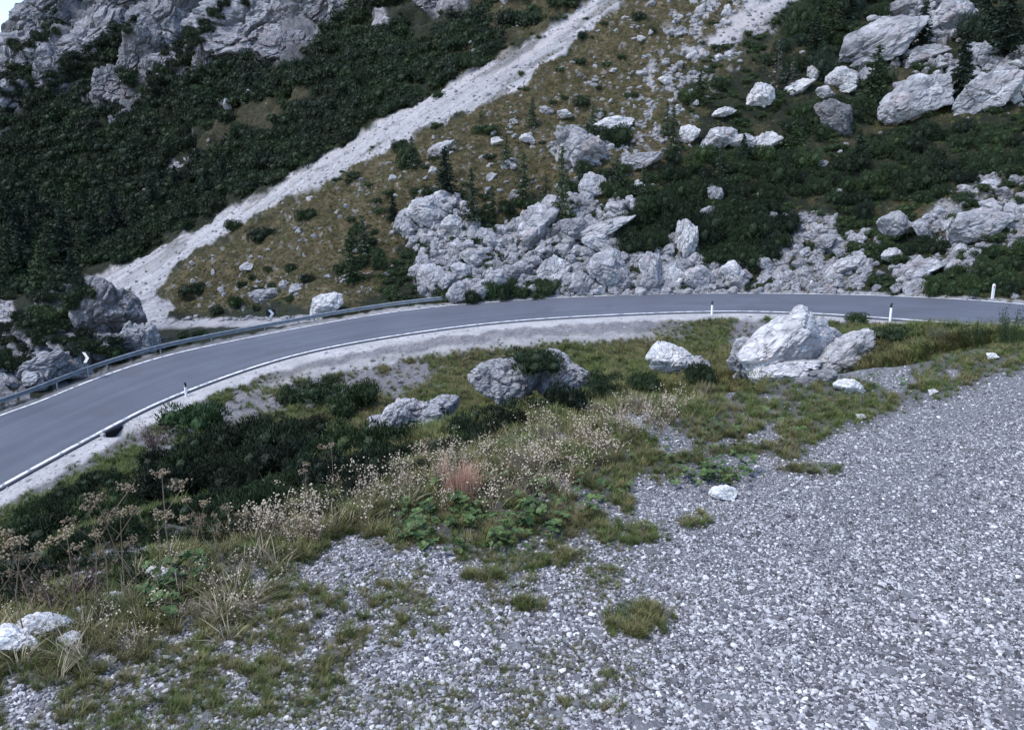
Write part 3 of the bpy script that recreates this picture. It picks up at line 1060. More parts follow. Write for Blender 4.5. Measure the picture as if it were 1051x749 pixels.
def loose_bush_mesh(seed, n=1500, leaf=0.07, wid=0.028, stems=46):
    """upright, open bush of leafy stems"""
    r = np.random.default_rng(seed)
    Cs, ax = [], []
    mb = MB()
    for _ in range(stems):
        th = r.uniform(0, 2 * math.pi); b = np.array([math.cos(th), math.sin(th), 0]) * r.uniform(0, 0.3)
        tip = b + np.array([math.cos(th) * r.uniform(0.1, 0.65), math.sin(th) * r.uniform(0.1, 0.65), r.uniform(0.45, 1.0)])
        mb.tube([b, (b + tip) / 2 + np.array([0, 0, .06]), tip], [0.008, 0.006, 0.002], 3)
        m = n // stems
        q = r.uniform(0.15, 1.05, m)[:, None]
        Cs.append(b + (tip - b) * q + r.normal(size=(m, 3)) * 0.045)
        ax.append(unit((tip - b)[None] * 0.7 + r.normal(size=(m, 3)) * 0.5))
    C = np.concatenate(Cs); ax = np.concatenate(ax)
    sd = unit(np.cross(ax, r.normal(size=ax.shape)))
    s = r.uniform(0.6, 1.3, len(C))[:, None]
    v, f = quads(C, ax * leaf * 0.5 * s, sd * wid * 0.5 * s)
    n0 = len(v)
    sv = np.array([tuple(p) for p in mb.v]); sf = np.array([q if len(q) == 4 else (*q, q[-1]) for q in mb.f])
    return mesh_np('foliage', np.concatenate([v, sv]), np.concatenate([f, sf + n0]))


def conifer_meshes(seed, n_br=120, per=15, dens=1.0, slim=0.20, droop=0.35, gap=0.0):
    r = np.random.default_rng(seed)
    C, AX, S = [], [], []
    for b in range(n_br):
        h = 0.06 + 0.92 * (b + r.uniform(0, 1)) / n_br
        if gap and r.uniform() < gap: continue
        Lb = slim * (1 - h) ** 0.8 * r.uniform(0.65, 1.15) + 0.018
        th = r.uniform(0, 2 * math.pi)
        dr = np.array([math.cos(th), math.sin(th), 0])
        m = max(4, int(per * dens * (0.4 + Lb / slim)))
        q = r.uniform(0.05, 1.0, m)
        p = np.array([0, 0, h]) + dr * (Lb * q)[:, None]
        p[:, 2] += -droop * Lb * q ** 1.4 + 0.10 * Lb * q ** 4
        p += r.normal(size=(m, 3)) * np.array([0.010, 0.010, 0.006]) * (0.5 + Lb / slim)
        C.append(p)
        a = unit(dr[None] * 0.8 + r.normal(size=(m, 3)) * 0.5 + np.array([0, 0, -0.25]))
        AX.append(a)
        S.append(np.full(m, 0.032 + 0.03 * Lb / slim) * r.uniform(0.6, 1.3, m))
    C, AX, S = np.concatenate(C), np.concatenate(AX), np.concatenate(S)[:, None]
    sd = unit(np.cross(AX, r.normal(size=AX.shape)))
    v, f = quads(C, AX * S * 0.55, sd * S * 0.24)
    crown = mesh_np('crown', v, f)
    mb = MB()
    mb.tube([(0, 0, -0.03), (0.004, 0, 0.3), (0, 0.003, 0.7), (0, 0, 0.99)], [0.017, 0.013, 0.007, 0.002], 7)
    return mb.mesh('trunk', True), crown


def tuft_mesh(seed, blades=26, h=1.0, spread=0.5, wid=0.045, bend=0.6, heads=0):
    r = np.random.default_rng(seed)
    V, Fc = [], []
    for b in range(blades):
        th = r.uniform(0, 2 * math.pi)
        base = np.array([math.cos(th), math.sin(th), 0]) * r.uniform(0, spread * 0.45)
        th2 = th + r.normal() * 0.6
        out = np.array([math.cos(th2), math.sin(th2), 0])
        side = np.array([-out[1], out[0], 0])
        H = h * r.uniform(0.45, 1.0); B = bend * r.uniform(0.2, 1.0) * H
        n0 = len(V)
        for k, q in enumerate((0, 0.45, 0.8)):
            c = base + out * B * q ** 2 + np.array([0, 0, H * (q - 0.18 * q * q)])
            w = wid * (1 - 0.55 * q) * 0.5
            V += [c - side * w, c + side * w]
        V.append(base + out * B * 1.05 + np.array([0, 0, H * 0.84]))
        V.append(V[-1])
        Fc += [(n0, n0 + 1, n0 + 3, n0 + 2), (n0 + 2, n0 + 3, n0 + 5, n0 + 4), (n0 + 4, n0 + 5, n0 + 7, n0 + 6)]
    return mesh_np('tuft', np.array(V), np.array(Fc))


_OCT = np.array([(1, 0, 0), (-1, 0, 0), (0, 1, 0), (0, -1, 0), (0, 0, 1), (0, 0, -1)], float)
_OCTF = np.array([(0, 2, 4, 4), (2, 1, 4, 4), (1, 3, 4, 4), (3, 0, 4, 4), (2, 0, 5, 5), (1, 2, 5, 5), (3, 1, 5, 5), (0, 3, 5, 5)])


def seedhead_mesh(seed, n=8, h=1.0):
    r = np.random.default_rng(seed)
    mb = MB()
    V, Fc, off = [], [], 0
    for _ in range(n):
        th = r.uniform(0, 2 * math.pi); o = np.array([math.cos(th), math.sin(th), 0])
        H = h * r.uniform(0.45, 1.0)
        tip = o * r.uniform(0.05, 0.42) + np.array([0, 0, H])
        mb.tube([o * 0.04, o * 0.1 + np.array([0, 0, H * .5]), tip], [0.0055, 0.0045, 0.003], 3)
        for _k in range(r.integers(1, 4)):
            c = tip + r.normal(size=3) * np.array([0.07, 0.07, 0.10])
            V.append(c + _OCT * r.uniform(0.015, 0.036)); Fc.append(_OCTF + off); off += 6
    sv = np.array([tuple(p) for p in mb.v]); sf = np.array([q if len(q) == 4 else (*q, q[-1]) for q in mb.f])
    me = mesh_np('seedhead', np.concatenate(V + [sv]), np.concatenate(Fc + [sf + off]))
    me.materials.append(M['seed']); me.materials.append(M['stalk'])
    cut = off
    lv = np.empty(len(me.loops), np.int32); me.loops.foreach_get('vertex_index', lv)
    ls = np.empty(len(me.polygons), np.int32); me.polygons.foreach_get('loop_start', ls)
    me.polygons.foreach_set('material_index', (lv[ls] >= cut).astype(np.int32))
    return me


def rosette_mesh(seed, leaves=12, size=1.0):
    r = np.random.default_rng(seed)
    V, Fc = [], []
    for k in range(leaves):
        th = 2 * math.pi * k / leaves + r.normal() * 0.4
        o = np.array([math.cos(th), math.sin(th), 0]); s = np.array([-o[1], o[0], 0])
        L = size * r.uniform(0.5, 1.0); W = L * r.uniform(0.22, 0.36); up = r.uniform(0.2, 0.9)
        n0 = len(V)
        for q, wq in ((0, 0.06), (0.3, 0.7), (0.6, 1.0), (0.85, 0.65), (1.0, 0.05)):
            c = o * L * q + np.array([0, 0, L * (up * q - 0.55 * up * q * q)])
            V += [c - s * W * wq + np.array([0, 0, .05 * L * wq]), c, c + s * W * wq + np.array([0, 0, .05 * L * wq])]
        for j in range(4):
            b = n0 + 3 * j
            Fc += [(b, b + 1, b + 4, b + 3), (b + 1, b + 2, b + 5, b + 4)]
    return mesh_np('rosette', np.array(V), np.array(Fc))


def proto_set(name, meshes, mat):
    c = bpy.data.collections.new(name)
    for i, me in enumerate(meshes):
        if not me.materials: me.materials.append(mat)
        c.objects.link(bpy.data.objects.new('%s_source_%02d' % (name, i), me))
    return c


def scatter(name, coll, nproto, P, scl, rot=None, label=None):
    """one object of uncountable things: instances of a few shapes on points"""
    P = np.asarray(P, np.float32)
    n = len(P)
    ok = np.isfinite(P).all(1)
    me = bpy.data.meshes.new(name)
    me.vertices.add(n)
    me.vertices.foreach_set('co', np.where(ok[:, None], P, 0).astype(np.float32).ravel())
    if rot is None:
        rot = np.stack([rng.normal(0, 0.15, n), rng.normal(0, 0.15, n), rng.uniform(0, 6.283, n)], -1)
    a = me.attributes.new('rot', 'FLOAT_VECTOR', 'POINT'); a.data.foreach_set('vector', rot.astype(np.float32).ravel())
    scl = np.asarray(scl, float)
    if scl.ndim == 1: scl = np.repeat(scl[:, None], 3, 1)
    scl = np.where(ok[:, None], scl, 0)
    a = me.attributes.new('scl', 'FLOAT_VECTOR', 'POINT'); a.data.foreach_set('vector', scl.astype(np.float32).ravel())
    a = me.attributes.new('idx', 'INT', 'POINT'); a.data.foreach_set('value', rng.integers(0, nproto, n).astype(np.int32))
    o = link(name, me)
    g = bpy.data.node_groups.new(name, 'GeometryNodeTree')
    g.interface.new_socket('Geometry', in_out='INPUT', socket_type='NodeSocketGeometry')
    g.interface.new_socket('Geometry', in_out='OUTPUT', socket_type='NodeSocketGeometry')
    N = g.nodes.new
    gi, go = N('NodeGroupInput'), N('NodeGroupOutput')
    ip = N('GeometryNodeInstanceOnPoints'); ci = N('GeometryNodeCollectionInfo')
    ci.inputs['Collection'].default_value = coll
    ci.inputs['Separate Children'].default_value = True
    ci.inputs['Reset Children'].default_value = True
    ip.inputs['Pick Instance'].default_value = True
    def na(nm, ty):
        q = N('GeometryNodeInputNamedAttribute'); q.data_type = ty; q.inputs['Name'].default_value = nm
        return q.outputs['Attribute']
    er = N('FunctionNodeEulerToRotation')
    g.links.new(na('rot', 'FLOAT_VECTOR'), er.inputs[0])
    g.links.new(er.outputs[0], ip.inputs['Rotation'])
    g.links.new(na('scl', 'FLOAT_VECTOR'), ip.inputs['Scale'])
    g.links.new(na('idx', 'INT'), ip.inputs['Instance Index'])
    g.links.new(ci.outputs[0], ip.inputs['Instance'])
    g.links.new(gi.outputs[0], ip.inputs['Points'])
    g.links.new(ip.outputs[0], go.inputs[0])
    md = o.modifiers.new('scatter', 'NODES'); md.node_group = g
    tag(o, label, None, None, 'stuff')
    return o


PEB = proto_set('pebble', [rock_mesh(300 + i, 2 if i < 4 else 1, 9, 0.0) for i in range(6)], M['pebble'])
CHIP = proto_set('chip', [rock_mesh(320 + i, 2, 10, 0.0) for i in range(6)], M['limestone_white'])
RUBB = proto_set('rubble', [rock_mesh(340 + i, 3, 11, 1.1, 1.3) for i in range(8)], M['limestone'])
GRN = proto_set('green_tuft', [tuft_mesh(400 + i, 38, 1, 0.8, 0.034, 0.9) for i in range(5)], M['grass_green'])
OLV = proto_set('olive_tuft', [tuft_mesh(410 + i, 38, 1, 0.8, 0.034, 1.0) for i in range(5)], M['grass_olive'])
STR = proto_set('straw_tuft', [tuft_mesh(420 + i, 16, 1, 0.6, 0.03, 1.1) for i in range(5)], M['straw'])
SEED = proto_set('seed_stem', [seedhead_mesh(430 + i) for i in range(5)], M['seed'])
ROS = proto_set('rosette', [rosette_mesh(440 + i) for i in range(5)], M['broad'])
MUG = proto_set('mugo_clump', [bush_mesh(450 + i, 900, 0.16, 0.05) for i in range(4)], M['mugo'])
HEA = proto_set('heath_clump', [bush_mesh(460 + i, 1200, 0.12, 0.035, 8, 0.6) for i in range(3)], M['mugo_light'])


def pick(n, dens_fn, u0, u1, v0, v1):
    u = rng.uniform(u0, u1, n); v = rng.uniform(v0, v1, n)
    k = rng.random(n) < dens_fn(u, v)
    return u[k], v[k]


def near_pts(u, v):
    a, Y = near_hit(u, v)
    x = a * Y
    ok = np.isfinite(Y)
    Yk = np.where(ok, Y, 3.0); x = np.where(ok, x, 0)
    z = HNI(x, Yk)
    P = np.stack([x, Yk, z], -1)
    return P[ok], ok


# --- gravel of the lot
u, v = pick(680000, lambda u, v: (0.06 + 0.94 * (1 - lot_density(u, v)) ** 1.2) * (0.55 + 0.45 * sstep(-.25, .15, uvn(u, v * 2, 120, 91, 4))), -150, 1480, 335, 1000)
P, ok = near_pts(u, v)
k = (P[:, 2] > PL - 0.5) & (P[:, 1] < 16)
P = P[k]
s = np.exp(rng.normal(math.log(0.0038), 0.42, len(P))) * (1 + 0.020 * np.maximum(P[:, 1] - 4, 0))
s = np.minimum(s, 0.014)
sc = np.stack([s * rng.uniform(0.9, 1.5, len(s)), s, s * rng.uniform(0.5, 0.85, len(s))], -1)
P[:, 2] += s * 0.25
scatter('gravel', PEB, 6, P, sc, np.stack([rng.normal(0, .3, len(s)), rng.normal(0, .3, len(s)), rng.uniform(0, 6.28, len(s))], -1), 'loose grey gravel covering the flat roadside lot')
# larger pale chips lying in it
u, v = pick(3600, lambda u, v: 0.3 + 0.7 * (1 - lot_density(u, v)), -100, 1150, 350, 900)
P, ok = near_pts(u, v)
P = P[(P[:, 2] > PL - 0.3) & (P[:, 1] < 14)]
s = np.exp(rng.normal(math.log(0.0105), 0.40, len(P)))
scatter('gravel', CHIP, 6, P, np.stack([s * 1.25, s, s * 0.55], -1), None, 'larger pale stone chips scattered in the gravel')

# --- grass on the lot edge and bank
CRESTB = [(250, 560), (330, 505), (400, 480), (455, 445), (500, 425), (560, 420), (620, 405), (700, 385), (745, 390), (700, 430), (620, 470), (560, 520), (470, 520), (400, 520), (330, 560)]
CRB2 = [(0, 690), (0, 640), (100, 600), (200, 560), (300, 530), (330, 560), (300, 620), (200, 660), (100, 700)]
HERB = [(392, 560), (420, 515), (470, 500), (520, 505), (560, 500), (640, 510), (600, 545), (560, 562), (520, 575), (440, 570)]
HERB2 = [(690, 500), (700, 480), (760, 478), (785, 492), (740, 505)]
def lotd(u, v): return lot_density(u, v)
u, v = pick(130000, lambda u, v: 0.85 * lotd(u, v) ** 1.25 * (0.35 + 0.65 * sstep(-.25, .2, uvn(u, v * 1.7, 28, 92, 4))), -120, 1170, 325, 860)
P, ok = near_pts(u, v); uu, vv = u[ok], v[ok]
k = (P[:, 1] < 16) & (P[:, 2] > PL - np.where(uu < 330, 0.30, 0.9)); P, uu, vv = P[k], uu[k], vv[k]
herb = np.maximum(zone(uu, vv, HERB, 8, 10, 25, 64), zone(uu, vv, HERB2, 4, 5, 15, 66))
k = rng.random(len(P)) > 0.6 * herb; P, uu, vv = P[k], uu[k], vv[k]
dn = lot_density(uu, vv)
tone = uvn(uu, vv, 70, 61, 3) + 0.25 * sstep(700, 500, uu) - 0.2 * sstep(760, 900, uu)
crb = np.maximum(zone(uu, vv, CRESTB, 14, 14, 30, 62), 0.6 * zone(uu, vv, CRB2, 10, 14, 30, 63))
hgt = (0.018 + 0.034 * dn + 0.030 * crb) * rng.uniform(0.6, 1.4, len(P)) * (0.8 + 0.05 * P[:, 1])
k1 = rng.random(len(P)) < 0.62 - 0.5 * tone
scatter('grass', GRN, 5, P[k1], hgt[k1], None, 'short green grass along the edge of the gravel lot')
scatter('grass', OLV, 5, P[~k1], hgt[~k1] * 1.1, None, 'olive brown grass along the edge of the gravel lot')
# thin grass coming up through the gravel
u, v = pick(30000, lambda u, v: 0.75 * (1 - sstep(560, 740, u + 0.25 * (v - 560))) * sstep(-0.25, 0.3, uvn(u, v * 1.5, 60, 98, 4)) * sstep(520, 600, v), -60, 760, 500, 800)
P, ok = near_pts(u, v); P = P[P[:, 2] > PL - 0.3]
s = rng.uniform(0.010, 0.024, len(P))
k1 = rng.random(len(P)) < 0.5
scatter('grass', GRN, 5, P[k1], s[k1], None, 'thin green grass coming up through the gravel')
scatter('grass', OLV, 5, P[~k1], s[~k1], None, 'thin brownish grass coming up through the gravel')
# tall dry straw and pale seed heads on the crest
u, v = pick(10000, lambda u, v: zone(u, v, CRESTB, 14, 14, 30, 62) * (0.25 + 0.75 * sstep(-.15, .25, uvn(u, v, 30, 75, 3))), 230, 760, 380, 580)
P, ok = near_pts(u, v); P = P[(P[:, 1] < 12) & (P[:, 2] > PL - 0.7)]
s = rng.uniform(0.10, 0.22, len(P))
h = len(P) // 4; P = P[:h + len(P) // 6]; s = s[:len(P)]
scatter('seed_stems', SEED, 5, P[:h], s[:h] * 1.0, None, 'pale dry seed heads on thin stems along the crest').__setitem__('kind', 'stuff')
scatter('dry_grass', STR, 5, P[h:], s[h:] * 0.8, None, 'dry straw coloured grass along the crest').__setitem__('kind', 'stuff')
u, v = pick(2600, lambda u, v: 0.8 * zone(u, v, CRB2, 10, 14, 30, 63), -20, 360, 520, 740)
P, ok = near_pts(u, v); P = P[(P[:, 1] < 8) & (P[:, 2] > PL - 0.6)]
s = rng.uniform(0.07, 0.16, len(P)); h = len(P) // 14; P = P[:h + len(P) // 6]; s = s[:len(P)]
scatter('seed_stems', SEED, 5, P[:h], s[:h], None, 'pale dry seed heads on the left edge of the lot')
scatter('dry_grass', STR, 5, P[h:], s[h:] * 0.9, None, 'dry bent grass on the left edge of the lot')
# broad leaved herbs
HERB3 = [(140, 620), (150, 590), (200, 580), (215, 600), (170, 640)]
HERB4 = [(640, 480), (660, 455), (720, 440), (800, 430), (860, 400), (960, 385), (900, 420), (800, 455), (720, 478)]
u, v = pick(13000, lambda u, v: np.maximum.reduce([zone(u, v, HERB, 8, 10, 25, 64) * (0.12 + 0.88 * sstep(-.1, .2, uvn(u, v, 26, 65, 3))), zone(u, v, HERB2, 4, 5, 15, 66), zone(u, v, HERB3, 4, 5, 15, 67) * .8, 0.10 * zone(u, v, HERB4, 8, 10, 25, 68)]), 130, 980, 380, 650)
P, ok = near_pts(u, v); P = P[(P[:, 1] < 11) & (P[:, 2] > PL - 0.5)]
n = len(P)
P[:, 2] += rng.uniform(0, 0.09, n)
scatter('leafy_herbs', ROS, 5, P, rng.uniform(0.014, 0.040, n), np.stack([rng.normal(0, .35, n), rng.normal(0, .35, n), rng.uniform(0, 6.28, n)], -1), 'bright green broad leaved herbs at the gravel edge').__setitem__('kind', 'stuff')

# --- grass and low heath on the bank below the lot
DARKH = [(165, 470), (230, 450), (300, 440), (380, 448), (440, 456), (470, 440), (500, 425), (520, 430), (460, 470), (400, 495), (330, 520), (262, 545), (210, 540), (170, 505)]


def bank_d(u, v): return np.clip(1 - bank_bare(u, v) * 0.9, 0, 1) * (1 - 0.85 * zone(u, v, DARKH, 5, 6, 20, 77))
u, v = pick(110000, bank_d, -150, 1180, 322, 640)
P, ok = near_pts(u, v); uu, vv = u[ok], v[ok]
ey = NEY(P[:, 0] / P[:, 1])
vn = uv(P[:, 0] / P[:, 1] * ey, ey, NEZ(P[:, 0] / P[:, 1]))[1]
wv, dk = verge_masks(uu, vv, P[:, 0] / P[:, 1])
k = (P[:, 2] < PL - 0.35) & (P[:, 1] > 4) & (rng.random(len(P)) > np.clip(wv + dk, 0, 1) * 1.4) & (rng.random(len(P)) < 0.12 + sstep(280, 420, uu) + sstep(10, 20, P[:, 1])) & (vv - vn > 4)
P, uu, vv = P[k], uu[k], vv[k]
tone = uvn(uu, vv * 1.6, 70, 71, 4)
hg = rng.uniform(0.14, 0.36, len(P)) * sstep(2, 16, P[:, 1]) + 0.03
k1 = rng.random(len(P)) < 0.5 + 0.6 * tone + 0.5 * sstep(330, 200, uu)
scatter('bank_grass', GRN, 5, P[k1], hg[k1], None, 'green grass on the bank below the road').__setitem__('kind', 'stuff')
scatter('bank_grass', OLV, 5, P[~k1], hg[~k1], None, 'olive grass on the bank below the road').__setitem__('kind', 'stuff')
u, v = pick(9000, lambda u, v: np.clip(bank_bare(u, v), 0, 1) + 0.05, 100, 900, 325, 500)
P, ok = near_pts(u, v); P = P[(P[:, 2] < PL - 0.5) & (P[:, 1] > 12)]
s = np.exp(rng.normal(math.log(0.05), 0.55, len(P)))
scatter('rubble', RUBB, 8, P, np.stack([s * 1.3, s, s * .7], -1), None, 'small pale stones on the bank below the road')
# the steep side below the lot's edge, out of sight from the lot itself
n = 130000
hx = rng.uniform(-24, 22, n); hy = rng.uniform(2.2, 26, n)
k = (hy > np.abs(hx) / 1.3) & (hy < NEY(hx / hy) - 3); hx, hy = hx[k], hy[k]
hz = HNI(hx, hy)
hu, hv = uv(hx, hy, hz + 0.28)
_, hY = near_hit(hu, hv)
k = (hz < PL - 0.3) & np.isfinite(hY) & (hY < hy - 0.25); hx, hy, hz = hx[k], hy[k], hz[k]
P = np.stack([hx, hy, hz], -1)
hg = rng.uniform(0.14, 0.34, len(P))
k1 = rng.random(len(P)) < 0.55
scatter('bank_grass', GRN, 5, P[k1], hg[k1], None, 'green grass on the steep side below the lot').__setitem__('kind', 'stuff')
scatter('bank_grass', OLV, 5, P[~k1], hg[~k1], None, 'olive grass on the steep side below the lot').__setitem__('kind', 'stuff')
hc = P[rng.random(len(P)) < 0.02]
scatter('heath_scrub', HEA, 3, hc, rng.uniform(0.2, 0.38, len(hc)), None, 'low heath on the steep side below the lot').__setitem__('kind', 'stuff')
# grit along the road verge
u = rng.uniform(-20, 1060, 12000); v = rng.uniform(322, 520, 12000)
P, ok = near_pts(u, v); wv, dk = verge_masks(u[ok], v[ok], P[:, 0] / P[:, 1])
P = P[(P[:, 1] > 18) & (wv + dk > 0.3)]
s = np.exp(rng.normal(math.log(0.035), 0.5, len(P)))
scatter('gravel', CHIP, 6, P, np.stack([s * 1.3, s, s * .7], -1), None, 'pale grit along the verge of the road')

# ------------------------------------------------------------------ mountain cover
def mz(u, v):
    return mountain_zones(u, v)


def m_pick(n, fn, u0, u1, v0, v1):
    u, v = pick(n, fn, u0, u1, v0, v1)
    return m_pts(u, v), u, v


def mgrass(u, v):
    r_, t_, g_ = mz(u, v)
    return np.clip((0.25 + 0.75 * g_) * (1 - t_ * 1.2) * (1 - r_), 0, 1)


P, u, v = m_pick(150000, mgrass, -260, 1360, -60, 335)
tone = uvn(u, v, 40, 81, 4)
g_ = mz(u, v)[2]
hg = rng.uniform(0.14, 0.36, len(P)) * (P[:, 1] / 80) ** 0.5
k1 = rng.random(len(P)) < 0.75 - 0.55 * g_ + 0.4 * tone
scatter('slope_grass', GRN, 5, P[k1], hg[k1], None, 'green grass on the mountain slope').__setitem__('kind', 'stuff')
scatter('slope_grass', OLV, 5, P[~k1], hg[~k1], None, 'olive brown grass on the mountain slope').__setitem__('kind', 'stuff')


def mrub(u, v):
    r_, t_, g_ = mz(u, v)
    d = poly_sd(u, v, T1)
    t2 = zone(u, v, T2, 4, 4, 16, 22)
    a, e = ae(u, v)
    sv = uv(a * FEY(a), FEY(a), FEZ(a))[1] - v
    t_ = t_ * sstep(2, 6, sv) * (1 - 0.85 * t2)
    return np.clip(t_ * np.where(d > 4, 0.40, 0.9) + 0.05 * g_ + 0.3 * g_ * sstep(0.20, 0.4, uvn(u, v, 14, 93, 4)) + 0.04 * (u > 640) * sstep(0.1, 0.3, uvn(u, v, 20, 96, 3)) + r_ * 0.12 * (v > 120), 0, 1)


P, u, v = m_pick(62000, mrub, -160, 1360, -60, 330)
inT = poly_sd(u, v, T1) > -6
s = np.exp(rng.normal(math.log(0.125), 0.55, len(P))) * (P[:, 1] / 75) ** 0.8 * np.where(inT, 0.5, 1.0)
s = np.minimum(s, np.where(inT, 0.2, 0.6))
P[:, 2] += s * 0.15
scatter('rubble', RUBB, 8, P, np.stack([s * 1.25, s, s * .8], -1), np.stack([rng.normal(0, .4, len(s)), rng.normal(0, .4, len(s)), rng.uniform(0, 6.28, len(s))], -1), 'pale limestone rubble strewn over the mountain slope')

# middle sized blocks filling the wall and the rubble fields
def mblk(u, v):
    return np.clip(zone(u, v, WALL, 2, 6, 14, 30) + 0.6 * zone(u, v, RUB1, 4, 8, 20, 32) * sstep(-0.3, 0.0, uvn(u, v, 22, 33, 4)) + 0.30 * zone(u, v, RUB2, 8, 10, 20, 34) * sstep(0.0, 0.3, uvn(u, v, 12, 35, 4)) + 0.35 * zone(u, v, BIGR, 6, 12, 18, 31), 0, 1) * (1 - zone(u, v, T2, 4, 5, 16, 22))


P, u, v = m_pick(24000, mblk, 380, 1110, -20, 304)
s = np.exp(rng.normal(math.log(0.21), 0.48, len(P))) * (P[:, 1] / 64)
P[:, 2] += s * 0.2
scatter('rubble', RUBB, 8, P, np.stack([s * 1.15, s, s * .95], -1), np.stack([rng.normal(0, .5, len(s)), rng.normal(0, .5, len(s)), rng.uniform(0, 6.28, len(s))], -1), 'pale blocks filling the gaps of the tumbled rock wall and rubble fields')

WOOD = [(-420, 400), (-420, 300), (-120, 170), (0, 140), (60, 118), (110, 136), (165, 86), (205, 62), (300, 72), (345, 48), (400, 25), (460, 30), (500, 66), (400, 118), (300, 178), (200, 230), (130, 265), (88, 285), (20, 305)]
TOPV = [(-60, 40), (60, -20), (200, -100), (420, -60), (420, 0), (350, 30), (320, 68), (205, 60), (110, 130), (0, 135)]


def wood_d(u, v):
    r_, t_, g_ = mz(u, v)
    w = zone(u, v, WOOD, 5, 9, 18, 83)
    w = w * (1 - 0.97 * zone(u, v, PATCHG, 6, 10, 20, 41)) * (1 - 0.95 * zone(u, v, PATCHR, 4, 10, 14, 42))
    w = w * (1 - 0.9 * sstep(0.25, 0.4, uvn(u, v, 26, 84, 4)) * sstep(330, 380, u))
    up = zone(u, v, TOPV, 5, 8, 20, 85) * 0.8
    upg = zone(u, v, UPG, 8, 10, 20, 86) * sstep(0.0, 0.15, uvn(u, v, 26, 87, 4)) * 0.9
    return np.clip(np.maximum.reduce([w, up, upg]) * (1 - r_ * 1.3) * (1 - t_ * 1.2), 0, 1)


P, u, v = m_pick(12500, wood_d, -420, 640, -60, 320)
s = rng.uniform(0.8, 2.3, len(P)) * np.clip(P[:, 1] / 125, 0.6, 1.5)
P[:, 2] -= 0.15 * s
k = rng.random(len(P)) < 0.92 - 0.35 * sstep(0.1, 0.35, uvn(u, v, 30, 94, 4))
scatter('dwarf_pine_thicket', MUG, 4, P[k], np.stack([s[k] * 1.15, s[k] * 1.15, s[k] * 1.15], -1), None, 'dark dwarf pine thicket covering the far mountainside').__setitem__('kind', 'stuff')
scatter('heath_thicket', HEA, 3, P[~k], s[~k] * 0.8, None, 'lighter green scrub among the dark dwarf pines').__setitem__('kind', 'stuff')
# low heath between the big things on the slope beyond the road
P, u, v = m_pick(11800, lambda u, v: np.clip((1 - mz(u, v)[0]) * (1 - mz(u, v)[1] * 1.2) * (0.75 - 0.68 * mz(u, v)[2]) * sstep(150, 330, u + v * 0.6) * sstep(-0.2, 0.1, uvn(u, v, 24, 88, 4)), 0, 1), 330, 1380, -60, 310)
s = rng.uniform(0.25, 0.62, len(P))
scatter('heath_scrub', HEA, 3, P, np.stack([s * 1.3, s * 1.3, s * 1.0], -1), None, 'low dark heath between the boulders on the slope').__setitem__('kind', 'stuff')

# ------------------------------------------------------------------ single boulders
PROTO = [rock_mesh(10 + i, 5, 11 + (i % 3) * 3, 1.1, 1.5 + 0.25 * (i % 4)) for i in range(9)]
SMALL = [rock_mesh(40 + i, 3, 11, 1.1, 1.4) for i in range(8)]


def with_mat(me, mat):
    c = me.copy(); c.materials.clear(); c.materials.append(mat)
    return c


PM = {m: [with_mat(p, M[m]) for p in PROTO] for m in ('limestone', 'limestone_dark', 'limestone_grey', 'limestone_white', 'stone_white')}
SM = {m: [with_mat(p, M[m]) for p in SMALL] for m in ('limestone', 'limestone_grey', 'limestone_white', 'stone_white')}


def depth_near(u, v):
    a, Y = near_hit(np.array([u], float), np.array([v], float))
    return float(Y[0])


def depth_m(u, v):
    return float(m_pts(np.array([u], float), np.array([v], float))[0, 1])


def boulder(u, v, w, h, label, mat='limestone', tilt=0, k=None, Y=None, near=False, group=None, deep=0.8, name=None, grow=1.08, me=None, big=True):
    if Y is None:
        vb = v + h * 0.36
        Y = depth_near(u, vb) if near else depth_m(u, vb)
        Y -= 0.1 * w * Y / F
    P = at(u, v, Y)
    sx, sz = 0.5 * w * Y / F * grow, 0.5 * h * Y / F * grow
    if me is None:
        k = random.randrange(9) if k is None else k
        me = (PM[mat][k % 9] if big else SM[mat][k % 8])
    o = link(name or ('boulder' if w > 12 and not near else 'rock'), me)
    o.location = P
    o.scale = (sx, (sx + sz) * 0.5 * deep, sz)
    o.rotation_euler = (random.uniform(-.12, .12), math.radians(tilt), 0)
    return tag(o, label, 'boulder' if w > 12 and not near else 'rock', group)


LW, LD, LS, LG = 'limestone_white', 'limestone_dark', 'limestone', 'limestone_grey'
# the boulders in the hollow and on the lot edge
M['pale_stone'] = rock_mat('pale_stone', (0.52, 0.515, 0.515), (0.80, 0.79, 0.785), (0.55, 0.50, 0.48), sc=1.3)
hero = {}
hero['big'] = link('boulder', rock_mesh(115, 6, 12, 0.85, 1.5, peak=(0.12, 0.55)), M[LW])
Yb = depth_near(818, 372)
def put(o, u, v, w, h, Y, label, tilt=0, dy=0.8, rz=0.0, cat='boulder'):
    o.location = at(u, v, Y)
    o.scale = (0.5 * w * Y / F, 0.5 * w * Y / F * dy, 0.5 * h * Y / F)
    o.rotation_euler = (0, math.radians(tilt), rz)
    return tag(o, label, cat)


